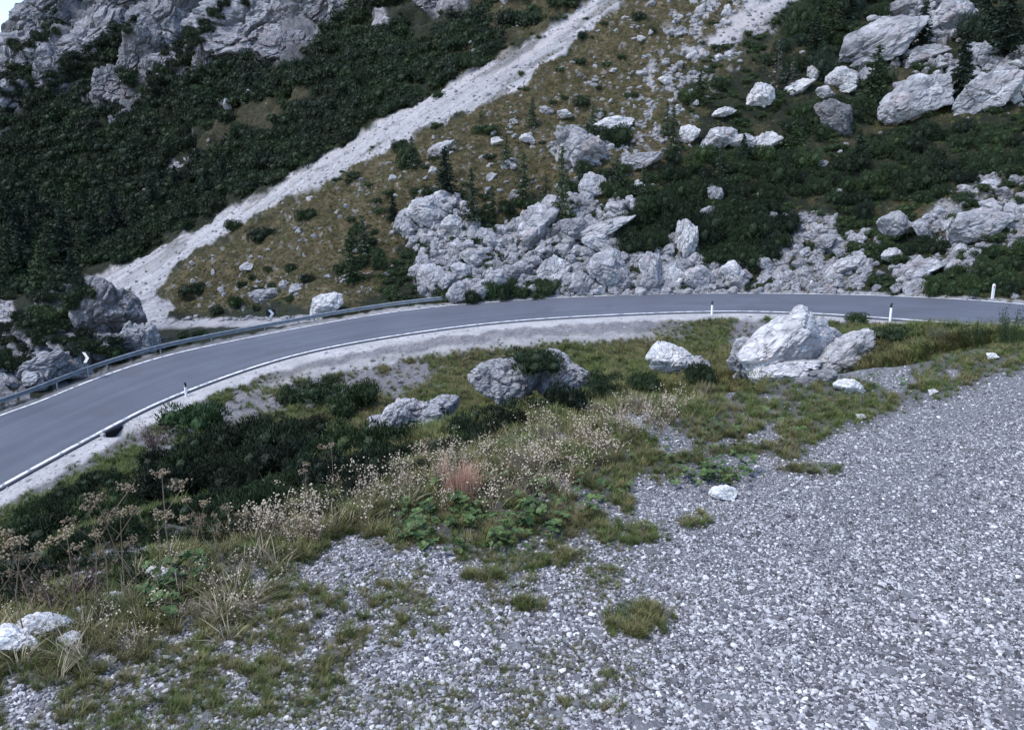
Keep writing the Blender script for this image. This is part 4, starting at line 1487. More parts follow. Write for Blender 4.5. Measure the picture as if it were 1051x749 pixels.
put(hero['big'], 818, 348, 146, 80, 21.0, 'largest white limestone boulder, rising in front of the road between two marker posts', -4, 0.8)
put(link('boulder', rock_mesh(107, 6, 11, 1.1, 1.6), M[LW]), 862, 366, 86, 34, 19.9, 'long low white ledge leaning on the right foot of the largest boulder', -28, 0.7)
put(link('boulder', rock_mesh(73, 5, 14, 1.0, 1.6), M[LS]), 770, 366, 52, 40, 21.0, 'grey broken rock at the left foot of the largest white boulder', 12, 0.8)
put(link('boulder', rock_mesh(74, 5, 16, 1.0, 2.0), M[LW]), 806, 382, 80, 26, 19.6, 'low white ledge under the front of the largest boulder', -8, 0.8)
put(link('boulder', rock_mesh(75, 6, 26, 0.6, 1.7), M['pale_stone']), 688, 368, 56, 34, 23.2, 'rounded white boulder alone in the grass, left of the largest boulder', 4, 0.9)
put(link('boulder', rock_mesh(76, 4 if False else 5, 12, 0.8, 1.7), M[LW]), 718, 374, 24, 20, 22.8, 'small white rock touching the right side of the rounded white boulder', 0, 0.9)
put(link('boulder', rock_mesh(77, 6, 12, 1.25, 2.6), M[LS]), 520, 392, 82, 52, 24.4, 'wide cracked grey boulder below the road with dark pine growing on its top', 0, 0.75)
put(link('boulder', rock_mesh(78, 6, 12, 1.15, 2.4), M[LS]), 582, 388, 72, 54, 24.8, 'grey boulder half hidden by the dark bush, right half of the cracked pair', 14, 0.7)
put(link('boulder', rock_mesh(79, 6, 15, 1.25, 2.0), M[LS]), 424, 427, 70, 44, 21.8, 'jagged grey boulder low in the hollow, left of the cracked pair', -16, 0.8)
put(link('boulder', rock_mesh(80, 5, 15, 1.1, 2.0), M[LS]), 452, 416, 42, 24, 22.2, 'smaller grey rock behind the right shoulder of the jagged boulder', 0, 0.8)
put(link('boulder', rock_mesh(81, 5, 15, 1.1, 2.0), M[LS]), 398, 436, 44, 26, 21.5, 'smaller grey rock at the left foot of the jagged boulder', -10, 0.8)

for u, v, w, h, lab in [(874, 350, 26, 14, 'small broken rock behind the right end of the largest boulder'), (886, 343, 20, 10, 'flat broken rock farthest right of the largest boulder'),
                        (846, 386, 28, 14, 'broken rock under the right foot of the largest boulder'), (872, 372, 24, 14, 'angular rock low on the right of the largest boulder'),
                        (764, 386, 22, 12, 'small rock under the left foot of the largest boulder'), (826, 391, 20, 9, 'low small rock in front of the largest boulder')]:
    boulder(u, v, w, h, lab, LW, random.uniform(-20, 5), near=True, deep=0.9, grow=1.15)
for u, v, w, h, lab in [(872, 396, 28, 14, 'flat white stone lying in the grass in front of the largest boulder'),
                        (742, 505, 27, 14, 'white stone at the edge of the gravel beside low green leaves'),
                        (1019, 366, 11, 7, 'small white stone in the grass at the far right of the lot'),
                        (884, 428, 10, 6, 'small pale stone between grass tufts below the flat white stone'),
                        (167, 591, 34, 20, 'angular white stone among green leaves on the left crest'),
                        (42, 640, 60, 24, 'wide flat white rock below the dry stalks at the left edge of the lot'),
                        (14, 655, 60, 26, 'pale broken rock at the very left edge of the lot'),
                        (88, 628, 22, 12, 'small white stone beside the wide flat white rock'),
                        (70, 655, 26, 14, 'small grey white stone in front of the wide flat white rock'),
                        (118, 612, 24, 12, 'small white stone on the crest between the dry stalks'),
                        (958, 402, 9, 5, 'tiny white stone on the worn grass of the lot')]:
    boulder(u, v, w, h, lab, 'stone_white', random.uniform(-10, 10), near=True, deep=0.9, grow=1.2)

# listed boulders on the slope beyond the road
LIST = [
    (453, 153, 30, 13, LS, -28, 'slanted grey slab in dry grass beside the pale scree chute'),
    (444, 175, 9, 8, LW, 0, 'small white rock below the slanted grey slab'),
    (541, 142, 15, 9, LW, 0, 'white rock in brown grass above the small larches'),
    (510, 145, 12, 8, LW, 0, 'pale rock in brown grass, left of a similar white rock'),
    (596, 154, 52, 40, LG, 10, 'furrowed grey crag standing out of the middle of the brown slope'),
    (627, 128, 44, 14, LW, -12, 'long broken white ledge above the furrowed grey crag'),
    (655, 165, 46, 15, LS, -16, 'long white ledge to the right of the furrowed grey crag'),
    (580, 117, 15, 8, LW, 0, 'low white rock on the grass above the furrowed crag'),
    (438, 218, 38, 30, LS, -20, 'big grey boulder at the top of the left rock pile'),
    (461, 209, 15, 13, LW, 10, 'rounded pinkish white boulder leaning on the top of the left rock pile'),
    (413, 231, 24, 18, LS, -15, 'grey boulder at the left end of the rock pile'),
    (467, 231, 28, 20, LS, 0, 'grey boulder right below the rounded pinkish boulder'),
    (480, 240, 18, 14, LS, 0, 'squat grey boulder beside a thin larch in the left rock pile'),
    (438, 198, 14, 10, LW, -20, 'white rock on the grass just above the left rock pile'),
    (608, 191, 28, 26, LS, -25, 'upright white rock under the hanging green pines'),
    (590, 206, 28, 16, LS, 0, 'grey rock at the foot of the upright white rock'),
    (657, 192, 12, 15, LW, -30, 'narrow white rock leaning in the dark dwarf pines'),
    (673, 208, 11, 10, LS, 0, 'small round grey rock among dark dwarf pines'),
    (623, 234, 60, 16, LS, -20, 'long white spine of rock running up into the dark pines'),
    (780, 98, 28, 23, LW, -10, 'bright white boulder standing alone among dark shrubs'),
    (743, 115, 22, 9, LW, -18, 'flat white rock down slope of the bright lone boulder'),
    (822, 89, 30, 13, LW, -22, 'slanted white slab between dark shrubs to the right of the lone boulder'),
    (835, 76, 12, 14, LW, 0, 'small upright white rock above the slanted white slab'),
    (863, 80, 30, 20, LW, -15, 'pale boulder below the great slanted outcrop'),
    (869, 90, 17, 10, LW, 0, 'white rock tucked under the pale boulder'),
    (847, 95, 16, 12, LW, 0, 'round white rock left of the pale boulder'),
    (856, 123, 44, 34, LD, 12, 'dark grey pyramid shaped boulder in the shrubs'),
    (906, 44, 84, 42, LG, -24, 'great slanted grey outcrop high on the right slope'),
    (975, 17, 46, 30, LG, -14, 'tall grey outcrop right of the single dark spruce at the top'),
    (930, 8, 34, 20, LG, -14, 'grey outcrop left of the single dark spruce at the top'),
    (953, 56, 42, 18, LG, -8, 'broken grey ledge below the single dark spruce'),
    (1003, 57, 28, 26, LG, -20, 'upright grey boulder under the dark trees at the right'),
    (938, 102, 72, 40, LG, -30, 'large slanted boulder with a pinkish face in the right shrubs'),
    (1010, 94, 66, 36, LG, -20, 'broad grey boulder right of the large slanted boulder'),
    (1043, 68, 18, 10, LW, 0, 'white rock at the right edge above the broad grey boulder'),
    (1040, 100, 20, 14, LW, 0, 'white rock at the right edge beside the broad grey boulder'),
    (708, 138, 21, 18, LW, -10, 'white boulder at the left end of a row of four'),
    (737, 142, 38, 20, LS, -16, 'wide grey boulder, second from the left in a row of four'),
    (765, 146, 29, 15, LS, 0, 'low grey boulder, third from the left in a row of four'),
    (790, 146, 27, 20, LW, -10, 'angular white boulder at the right end of a row of four'),
    (735, 200, 16, 18, LS, -8, 'single grey boulder rising from the dark pines'),
    (729, 218, 20, 12, LS, 0, 'low broken rocks just below the single grey boulder'),
    (895, 184, 5, 9, LW, 0, 'thin white upright stone in the green shrubs'),
    (920, 231, 32, 27, LS, -8, 'triangular grey boulder, left one of a close pair'),
    (945, 235, 21, 18, LS, 5, 'rounded grey boulder, right one of a close pair'),
    (1007, 231, 58, 34, LG, -12, 'big fractured boulder in the rubble at the right'),
    (867, 272, 40, 15, LW, -20, 'long white slab lying on the rubble above the road'),
    (917, 262, 22, 15, LW, -5, 'pale rounded boulder below the close pair'),
    (950, 276, 44, 20, LS, -14, 'fractured grey rock low on the right rubble'),
    (705, 246, 24, 38, LW, 8, 'tall white boulder stack above the road beside the dark pines'),
    (717, 285, 32, 24, LS, 0, 'white boulder at the roadside below the tall boulder stack'),
    (690, 284, 24, 24, LW, 0, 'round white boulder at the roadside, left of the tall boulder stack'),
    (753, 281, 24, 26, LW, -10, 'white boulder at the roadside right of a grassy gap'),
    (668, 280, 26, 40, LS, 4, 'upright pale crag at the road edge near the far marker post'),
    (444, 285, 32, 28, LS, 0, 'square pinkish boulder at the end of the guard rail'),
    (333, 313, 40, 22, LW, -24, 'white rock by the road behind the guard rail'),
    (293, 293, 15, 11, LS, 0, 'grey rock on the grass above the chevron sign'),
    (304, 297, 14, 12, LS, 0, 'grey white rock beside a like rock above the chevron sign'),
    (272, 304, 30, 16, LS, -14, 'grey rock half sunk in the grass above the gravel track'),
    (253, 274, 14, 9, LW, -15, 'white rock alone in the grass near the foot of the scree'),
    (392, 25, 20, 17, LS, 0, 'white crag in dark pines under the top cliff'),
    (315, 124, 7, 5, LW, 0, 'tiny white rock in the dark pine slope'),
    (683, 83, 14, 8, LW, 0, 'white rock in the rubble band at the top of the brown slope'),
    (658, 40, 9, 6, LW, 0, 'lone white rock high on the brown slope'),
    (255, 100, 16, 14, LS, 0, 'grey rock below the smooth cliff face at the left'),
    (233, 108, 9, 12, LS, 0, 'small grey rock in dark pines below the smooth cliff face'),
]
for i, (u, v, w, h, m, tl, lab) in enumerate(LIST):
    boulder(u, v, w, h, lab, m, tl, k=i * 4 + 1)

def spot_label(lab, poly, u, v, w, s0, s1):
    """size and place within its own patch"""
    P = np.array(poly, float)
    lo, hi = P.min(0), P.max(0)
    fx, fy = (u - lo[0]) / (hi[0] - lo[0]), (v - lo[1]) / (hi[1] - lo[1])
    q = math.log(w / s0) / math.log(s1 / s0)
    size = ('small', 'middling', 'large', 'largest')[0 if q < 0.2 else 1 if q < 0.5 else 2 if q < 0.85 else 3]
    row = ('top', 'upper', 'lower', 'bottom')[min(3, int(fy * 4))]
    colm = ('far left', 'left', 'middle', 'right', 'far right')[min(4, int(fx * 5))]
    return '%s %s, %s %s' % (size, lab, row, colm)


# the crag wall and the rubble: many boulders of a kind, placed one by one without crowding
def fill(poly, n, smin, smax, gap, seed, warp=4):
    r = random.Random(seed)
    P = np.array(poly, float)
    out = []
    lo, hi = P.min(0), P.max(0)
    for _ in range(n * 30):
        u, v = r.uniform(lo[0], hi[0]), r.uniform(lo[1], hi[1])
        if poly_sd(np.array([u]), np.array([v]), poly)[0] < 0: continue
        w = smin * (smax / smin) ** (r.random() ** 1.7)
        if any((u - a) ** 2 + ((v - b) * 1.2) ** 2 < (gap * 0.5 * (w + c)) ** 2 for a, b, c in out): continue
        out.append((u, v, w))
        if len(out) >= n: break
    return out


for poly, n, s0, s1, gap, seed, lab, grp in [
    ([(430, 300), (436, 262), (470, 236), (492, 240), (556, 218), (600, 212), (622, 220), (592, 262), (575, 302)], 70, 9, 40, 0.58, 1, 'boulder in the tumbled rock wall above the road', 'boulders of the tumbled rock wall'),
    ([(575, 302), (596, 262), (625, 215), (655, 214), (630, 262), (660, 268), (690, 262), (700, 296), (680, 302)], 44, 9, 40, 0.55, 2, 'boulder in the steep crag under the hanging pines', 'boulders of the steep crag'),
    ([(700, 302), (722, 268), (764, 268), (764, 302)], 12, 8, 18, 0.8, 3, 'pale roadside boulder under the big dark pine patch', 'boulders at the roadside'),
    ([(765, 302), (778, 262), (796, 226), (858, 220), (890, 250), (905, 272), (940, 292), (920, 302)], 36, 6, 18, 0.9, 4, 'pale rock in the rubble above the right half of the road', 'rocks of the roadside rubble'),
    ([(950, 250), (985, 190), (1060, 184), (1060, 252), (1000, 262)], 30, 6, 20, 0.9, 5, 'pale rock in the rubble field at the right edge', 'rocks of the right rubble field'),
    ([(405, 250), (420, 210), (480, 225), (470, 260), (425, 275)], 16, 6, 17, 0.8, 6, 'grey rock in the grassy rock pile left of the wall', 'rocks of the left rock pile'),
    ([(560, 150), (640, 110), (690, 60), (740, 60), (690, 140), (640, 180)], 18, 5, 11, 1.6, 7, 'pale rock strewn over the upper brown slope', 'rocks of the upper slope'),
    ([(485, 180), (530, 160), (560, 190), (500, 215)], 9, 5, 14, 1.2, 8, 'pale rock strewn in the grass above the rock wall', 'rocks above the rock wall'),
    ([(50, 172), (62, 160), (120, 122), (178, 88), (184, 94), (126, 132), (70, 170)], 11, 5, 12, 1.2, 10, 'pale rock on the ledge under the left cliffs', 'rocks of the ledge under the cliffs'),
    ([(118, 216), (160, 184), (196, 148), (216, 132), (224, 146), (188, 178), (150, 212)], 12, 4, 9, 1.1, 11, 'pale rock in the gap of the dark dwarf pine slope', 'rocks in the gap of the pine slope'),
    ([(870, 70), (905, 40), (960, 60), (1051, 40), (1051, 110), (985, 112)], 16, 6, 16, 1.2, 9, 'grey rock among the shrubs of the upper right outcrops', 'rocks of the upper right outcrops'),
]:
    for i, (u, v, w) in enumerate(fill(poly, n, s0, s1, gap, seed)):
        if poly_sd(np.array([u]), np.array([v]), T2)[0] > -4: continue
        rr = random.Random(seed * 1000 + i)
        a_ = float(ae(u, v)[0])
        v = min(v, float(uv(a_ * FEY(a_), FEY(a_), FEZ(a_))[1]) - 3 - 0.38 * w)
        boulder(u, v, w * rr.uniform(0.95, 1.25), w * rr.uniform(0.65, 1.0), spot_label(lab, poly, u, v, w, s0, s1), rr.choice([LS, LS, LS, LG, LG]), rr.uniform(-35, 15), k=rr.randrange(9), group=grp, big=w > 11, deep=rr.uniform(0.7, 1.0))

# the rocky knoll between the road bend and the valley
knoll = [
    (110, 322, 84, 80, 57, 'big weathered grey crag behind the guard rail at the road bend', 91, LD, 14, 1.15),
    (144, 350, 46, 42, 53, 'grey rock at the right foot of the big weathered crag', 92, LG, 10, 1.2),
    (40, 345, 150, 96, 57.5, 'bushy dark rock shoulder left of the big weathered crag', 93, LD, -10, 1.1),
    (96, 360, 90, 44, 52, 'dark rock base under the big weathered crag', 97, LD, -8, 1.1),
    (36, 388, 96, 52, 47, 'fissured rock wall close behind the guard rail at the left edge', 94, LG, -18, 1.3),
    (-14, 396, 70, 60, 45, 'fissured rock face where the guard rail leaves the left edge', 95, LG, -14, 1.3),
    (74, 378, 40, 36, 48.5, 'fissured rock face below the left chevron sign', 96, LG, -18, 1.2),
]
for u, v, w, h, Y, lab, sd, m, tl, rg in knoll:
    put(link('rock_outcrop', rock_mesh(sd, 6, 14, rg * 1.1, 2.0, (1, 0.8, 0.9)), M[m]), u, v, w, h, Y, lab, tl, 0.8, 0, 'rock outcrop')

# the cliffs over the forest: great faceted crags standing out of the slope
CRAG = [with_mat(rock_mesh(820 + i, 6, 14 + 2 * i, 1.5, 2.2 + 0.5 * (i % 3), (1, 0.75, 0.85)), M['cliff_rock']) for i in range(6)]
CRAGS = [(268, 34, 124, 84, -14, 'broad smooth cliff face above the dark pines'), (215, 70, 44, 34, -30, 'low cliff foot at the left end of the smooth cliff face'), (338, 8, 84, 56, -20, 'cliff crest right above the smooth cliff face'),
         (180, 30, 70, 64, -35, 'ragged cliff left of the smooth cliff face'), (150, 66, 60, 46, -38, 'ragged cliff step in the middle of the left cliffs'), (116, 96, 56, 40, -35, 'lowest ragged cliff over the dark forest'),
         (100, 46, 84, 66, -38, 'big grey cliff below the skyline gully'), (60, 92, 66, 44, -35, 'grey cliff band left of the lowest ragged cliff'), (30, 62, 66, 60, -40, 'grey cliff under the left skyline'), (64, 18, 80, 54, -40, 'cliff forming the skyline beside the patch of sky'),
         (132, 10, 74, 44, -35, 'upper grey cliff at the top edge, left'), (196, -8, 70, 40, -30, 'upper grey cliff at the top edge, middle'), (250, -14, 80, 44, -25, 'upper grey cliff at the top edge over the smooth face'), (14, 112, 56, 40, -35, 'lowest cliff at the left edge of the picture'),
         (-14, 84, 60, 60, -38, 'cliff leaving the picture at the left edge'), (310, -20, 90, 50, -20, 'topmost cliff over the cliff crest'), (452, 2, 46, 24, -15, 'small cliff in the pines left of the scree chute top'), (500, -8, 40, 22, -15, 'small cliff just left of the scree chute top'),
         (296, 54, 60, 40, -16, 'right foot of the broad smooth cliff face'), (240, 62, 40, 30, -20, 'left foot of the broad smooth cliff face'), (172, 72, 50, 32, -34, 'low ragged cliff between the left cliffs and the smooth face')]
for i, (u, v, w, h, tl, lab) in enumerate(CRAGS):
    Y = depth_m(u, v + h * 0.15)
    o = link('rock_outcrop', CRAG[(i * 5) % 6])
    o.location = at(u, v, Y + 0.12 * w * Y / F)
    o.scale = (0.56 * w * Y / F, 0.42 * w * Y / F, 0.60 * h * Y / F)
    o.rotation_euler = (random.uniform(-.3, .1), math.radians(tl), random.uniform(-.3, .3))
    tag(o, lab, 'cliff')
for i, (u, v, w) in enumerate(fill([(0, 130), (0, 30), (60, 0), (330, -20), (310, 60), (215, 84), (120, 128), (60, 112)], 40, 14, 34, 0.9, 95)):
    Y = depth_m(u, v)
    o = link('rock_outcrop', CRAG[i % 6])
    o.location = at(u, v, Y)
    o.scale = (0.5 * w * Y / F, 0.4 * w * Y / F, 0.42 * w * Y / F)
    o.rotation_euler = (random.uniform(-.3, .3), math.radians(random.uniform(-50, 0)), random.uniform(-.6, .6))
    tag(o, spot_label('grey crag stub of the left cliffs', [(0, 130), (330, -20)], u, v, w, 14, 34), 'cliff', 'crag stubs of the left cliffs')

# ------------------------------------------------------------------ shrubs
MUGO = [bush_mesh(500 + i, 3400, 0.10, 0.028, 10, 0.72) for i in range(4)]
SHR = {m: [with_mat(b, M[m]) for b in MUGO] for m in ('mugo', 'mugo_light', 'green', 'spruce')}
LOOSE = [loose_bush_mesh(520 + i) for i in range(3)]
LSE = {m: [with_mat(b, M[m]) for b in LOOSE] for m in ('olive', 'green', 'mugo_light', 'grey_twig', 'brown_twig')}


def shrub(P, w, h, mat, label, cat='shrub', group=None, loose=False, name='shrub', k=None):
    L = (LSE if loose else SHR)[mat]
    o = link(name, L[(random.randrange(9) if k is None else k) % len(L)])
    o.location = P
    o.rotation_euler = (0, 0, random.uniform(0, 6.28))
    o.scale = (w * 0.53, w * 0.53, h)
    return tag(o, label, cat, group)


def shrub_near(u, v, w, h, mat, label, **kw):
    """u, v: middle; w, h: size in view"""
    Y = depth_near(u, v + h * 0.42)
    m = Y / F
    P = at(u, v + h * 0.42, Y)
    P[2] = float(HNI(P[0:1], P[1:2])[0]) - 0.05
    return shrub(P, w * m, h * m * 1.08, mat, label, **kw)


def shrub_m(u, v, w, h, mat, label, Y=None, **kw):
    p = m_pts(np.array([u], float), np.array([v + h * 0.40]))[0] if Y is None else at(u, v + h * 0.4, Y)
    m = p[1] / F
    return shrub((p[0], p[1], p[2] - 0.15 * h * m), w * m, h * m * 1.15, mat, label, **kw)


# the hollow
shrub_near(575, 412, 64, 36, 'mugo', 'dark dwarf pine in front of the cracked pair of boulders', name='dwarf_pine')
shrub_near(532, 420, 52, 26, 'mugo', 'low dark dwarf pine at the foot of the wide cracked boulder', name='dwarf_pine')
shrub(at(550, 381, 24.1), 62 * 24.1 / F, 25 * 24.1 / F, 'mugo', 'dark cushion of dwarf pine growing on top of the cracked boulders', 'shrub', name='dwarf_pine')
shrub_near(624, 404, 36, 20, 'mugo', 'dark dwarf pine right of the cracked pair of boulders', name='dwarf_pine')
shrub_near(722, 388, 38, 26, 'mugo', 'dark shrub between the rounded white boulder and the largest boulder', name='dwarf_pine')
shrub_near(666, 396, 46, 22, 'mugo_light', 'green shrub under the rounded white boulder')
shrub_near(620, 392, 40, 20, 'mugo_light', 'green low shrub between the cracked pair and the rounded white boulder')
shrub_near(772, 390, 60, 28, 'olive', 'yellow green leafy bush in front of the largest boulder', loose=True, name='leafy_bush')
shrub_near(690, 392, 50, 20, 'olive', 'olive brown bush on the crest left of the largest boulder', loose=True, name='leafy_bush')
shrub_near(540, 425, 50, 34, 'olive', 'yellow green leafy bush on the crest below the cracked boulders', loose=True, name='leafy_bush')
shrub_near(486, 440, 48, 30, 'olive', 'yellow brown leafy bush on the crest left of the middle', loose=True, name='leafy_bush')
shrub_near(612, 428, 34, 24, 'green', 'green bush on the crest right of the dark dwarf pine', loose=True, name='leafy_bush')
shrub_near(1034, 338, 46, 40, 'mugo_light', 'tall leafy weed at the right edge in front of the road', loose=True, name='leafy_bush')
shrub_near(1000, 344, 40, 30, 'mugo_light', 'leafy weed left of the tall weed at the right edge', loose=True, name='leafy_bush')
shrub_near(965, 345, 34, 20, 'grey_twig', 'grey brown weed beside the right marker post', loose=True, name='leafy_bush')
shrub_near(920, 345, 60, 18, 'mugo_light', 'low green bush in front of the right marker post', name='shrub')
shrub_near(880, 328, 34, 12, 'mugo_light', 'low green bush behind the right end of the largest boulder')
shrub_near(196, 432, 72, 34, 'green', 'bright green low bush beside the road below the left marker post')
shrub_near(330, 402, 52, 26, 'mugo_light', 'green bush in the middle of the stony bank')
shrub_near(300, 408, 28, 22, 'mugo_light', 'small dark green bush on the stony bank')
shrub_near(372, 408, 46, 32, 'mugo_light', 'green bush behind the jagged boulder to its left')
shrub_near(350, 420, 40, 26, 'mugo_light', 'dark green bush down slope of the stony bank')
shrub_near(160, 448, 44, 26, 'brown_twig', 'brown twiggy bush below the drain by the road', loose=True)
shrub_near(598, 420, 30, 16, 'green', 'pale green leafy plant at the foot of the dark dwarf pine', loose=True)
for i, (u, v, w) in enumerate(fill(DARKH, 70, 38, 70, 0.40, 31)):
    shrub_near(u, v, w * 1.15, w * 0.66, 'mugo' if i % 5 else 'mugo_light', spot_label('dark dwarf pine in the thicket of the shaded hollow', DARKH, u, v, w, 38, 70), group='dwarf pines of the shaded hollow', name='dwarf_pine')
LEFTH = [(-20, 560), (40, 520), (110, 484), (160, 500), (215, 545), (255, 545), (180, 580), (60, 606), (-20, 630)]
for i, (u, v, w) in enumerate(fill(LEFTH, 44, 38, 70, 0.40, 32)):
    shrub_near(u, v, w, w * 0.5, 'mugo' if i % 3 else 'mugo_light', spot_label('dark green scrub on the shaded bank below the road', LEFTH, u, v, w, 34, 64), group='scrub of the lower left bank')
# beyond the road
for poly, n, s0, s1, gap, seed, mats, lab, grp, nm in [
    ([(622, 240), (650, 222), (690, 210), (760, 208), (800, 215), (812, 250), (790, 258), (770, 272), (725, 265), (718, 238), (690, 232), (670, 262), (640, 262)], 40, 20, 38, 0.5, 51, ['mugo'], 'dwarf pine of the patch over the roadside crag', 'dwarf pines above the crag', 'dwarf_pine'),
    ([(650, 205), (690, 160), (760, 158), (830, 165), (850, 190), (760, 212), (700, 205)], 34, 16, 32, 0.7, 52, ['mugo', 'mugo_light', 'mugo'], 'green dwarf pine on the middle of the right slope', 'dwarf pines of the middle right slope', 'dwarf_pine'),
    ([(850, 215), (860, 160), (910, 130), (985, 130), (1060, 145), (1060, 182), (990, 185), (960, 205), (905, 215)], 48, 16, 34, 0.6, 53, ['mugo', 'mugo', 'mugo_light'], 'dark dwarf pine on the slope below the broad grey boulder', 'dwarf pines of the right slope', 'dwarf_pine'),
    ([(790, 64), (812, 22), (860, -15), (925, -10), (880, 40), (850, 70), (800, 80)], 30, 16, 30, 0.7, 54, ['mugo', 'mugo_light', 'spruce'], 'dark shrub on the upper right slope beside the scree patch', 'shrubs of the upper right slope', 'shrub'),
    ([(800, 120), (840, 105), (880, 105), (905, 75), (900, 115), (860, 145), (810, 135)], 18, 16, 28, 0.6, 55, ['mugo', 'mugo_light'], 'dark green shrub around the dark pyramid boulder', 'shrubs round the pyramid boulder', 'shrub'),
    ([(990, 30), (1000, -20), (1070, -20), (1070, 60), (1020, 55)], 14, 18, 32, 0.6, 56, ['mugo', 'spruce'], 'dark shrub in the top right corner of the slope', 'shrubs of the top right slope', 'shrub'),
    ([(938, 296), (950, 280), (990, 262), (1060, 252), (1070, 300)], 18, 16, 34, 0.6, 57, ['mugo_light', 'mugo'], 'green shrub on the low bank above the road at the right', 'shrubs of the right roadside bank', 'shrub'),
    ([(895, 252), (935, 246), (975, 242), (980, 258), (930, 264), (900, 264)], 8, 14, 26, 0.6, 58, ['mugo'], 'dark shrub below the close pair of boulders', 'shrubs under the boulder pair', 'shrub'),
    ([(560, 215), (570, 195), (600, 175), (640, 178), (665, 200), (640, 212), (600, 190)], 14, 12, 24, 0.7, 59, ['mugo', 'mugo_light'], 'green shrub between the white ledges of the middle slope', 'shrubs between the white ledges', 'shrub'),
    ([(480, 240), (495, 215), (540, 205), (560, 215), (530, 232)], 9, 12, 22, 0.8, 60, ['mugo', 'mugo_light'], 'green shrub along the top of the tumbled rock wall', 'shrubs on top of the rock wall', 'shrub'),
    ([(345, 290), (360, 235), (385, 232), (395, 270), (375, 292)], 7, 12, 22, 0.8, 61, ['mugo_light', 'mugo'], 'green shrub round the dark tree on the lower brown slope', 'shrubs of the lower brown slope', 'shrub'),
    ([(480, 306), (490, 296), (566, 292), (568, 303)], 7, 14, 26, 0.6, 62, ['mugo_light', 'green'], 'green roadside bush below the tumbled rock wall', 'roadside bushes below the wall', 'shrub'),
    ([(215, 320), (230, 300), (300, 260), (330, 280), (290, 300), (320, 310), (260, 318)], 12, 9, 18, 1.2, 63, ['mugo_light', 'mugo'], 'low green shrub on the grass above the gravel track', 'shrubs above the track', 'shrub'),
    ([(165, 345), (225, 341), (215, 348), (170, 357)], 5, 8, 14, 0.6, 64, ['mugo_light', 'mugo'], 'green shrub between the guard rail and the gravel track', 'shrubs behind the guard rail', 'shrub'),
]:
    for i, (u, v, w) in enumerate(fill(poly, n, s0, s1, gap, seed)):
        rr = random.Random(seed * 100 + i)
        shrub_m(u, v, w * 1.15, w * rr.uniform(0.55, 0.85), mats[i % len(mats)], spot_label(lab, poly, u, v, w, s0, s1), group=grp, name=nm)
for u, v, w, h, m, lab in [
    (632, 141, 34, 22, 'mugo', 'dark rounded shrub beside the furrowed grey crag'), (608, 134, 14, 16, 'mugo', 'small dark shrub on the left of the furrowed crag'),
    (418, 160, 26, 22, 'mugo_light', 'grey green shrub at the lower edge of the scree chute'), (410, 148, 18, 10, 'mugo', 'dark shrub sitting on the scree chute'),
    (655, 21, 16, 8, 'mugo', 'single dark shrub high on the brown slope'), (598, 38, 14, 6, 'mugo', 'single dark cushion high beside the scree chute'),
    (594, 62, 14, 6, 'mugo', 'dark cushion on the brown slope below the chute top'), (598, 106, 18, 8, 'mugo', 'low dark shrub above the furrowed crag'),
    (500, 135, 26, 9, 'mugo_light', 'brownish low shrub on the middle of the brown slope'), (240, 232, 18, 10, 'mugo', 'dark shrub on the left border of the scree chute'),
    (268, 238, 36, 14, 'mugo', 'dark shrub on the right border of the scree chute'), (316, 222, 22, 12, 'mugo', 'dark shrub below the scree chute'),
    (450, 97, 14, 6, 'mugo', 'dark cushion within the scree chute'), (740, 85, 26, 12, 'mugo_light', 'green shrub left of the bright lone boulder'),
    (710, 100, 26, 14, 'mugo_light', 'green shrub in the rubble below the scree patch'), (722, 316, 1, 1, 'mugo', None),
    (198, 296, 30, 14, 'mugo', 'dark shrub at the foot of the scree above the track'), (440, 200, 18, 14, 'mugo', 'dark shrub above the left rock pile')]:
    if lab: shrub_m(u, v, w, h, m, lab)
# dwarf pines on the ledges of the left cliffs, set on whatever rock or ground is there
bpy.context.view_layer.update()
_dg = bpy.context.evaluated_depsgraph_get()


def first_hit(u, v):
    a, e = ae(u, v)
    ok, p, n, idx, ob, mt = scene.ray_cast(_dg, (0, 0, 0), Vector((float(a), 1.0, float(e))).normalized())
    return np.array(p) if ok else None


for poly, n, sd in [([(146, 82), (160, 58), (205, 22), (238, -6), (266, -6), (232, 22), (205, 48), (178, 76), (160, 92)], 30, 71), ([(-5, 92), (40, 80), (92, 62), (98, 70), (50, 92), (0, 106)], 16, 72),
                    ([(62, 64), (92, 44), (98, 50), (72, 72)], 6, 73), ([(100, 42), (140, 16), (146, 22), (108, 50)], 7, 74), ([(186, 54), (200, 34), (212, 36), (196, 60)], 5, 75), ([(10, 46), (60, 30), (64, 38), (14, 54)], 6, 76)]:
    for i, (u, v, w) in enumerate(fill(poly, n, 8, 17, 0.55, sd)):
        p = first_hit(u, v)
        if p is None: continue
        m = p[1] / F
        shrub((p[0], p[1], p[2] - 0.25 * w * m), w * m * 1.2, w * m * 0.8, 'mugo', spot_label('dark dwarf pine on a ledge of the left cliffs', [(0, 130), (330, -20)], u, v, w, 8, 17), group='dwarf pines on the cliff ledges', name='dwarf_pine')

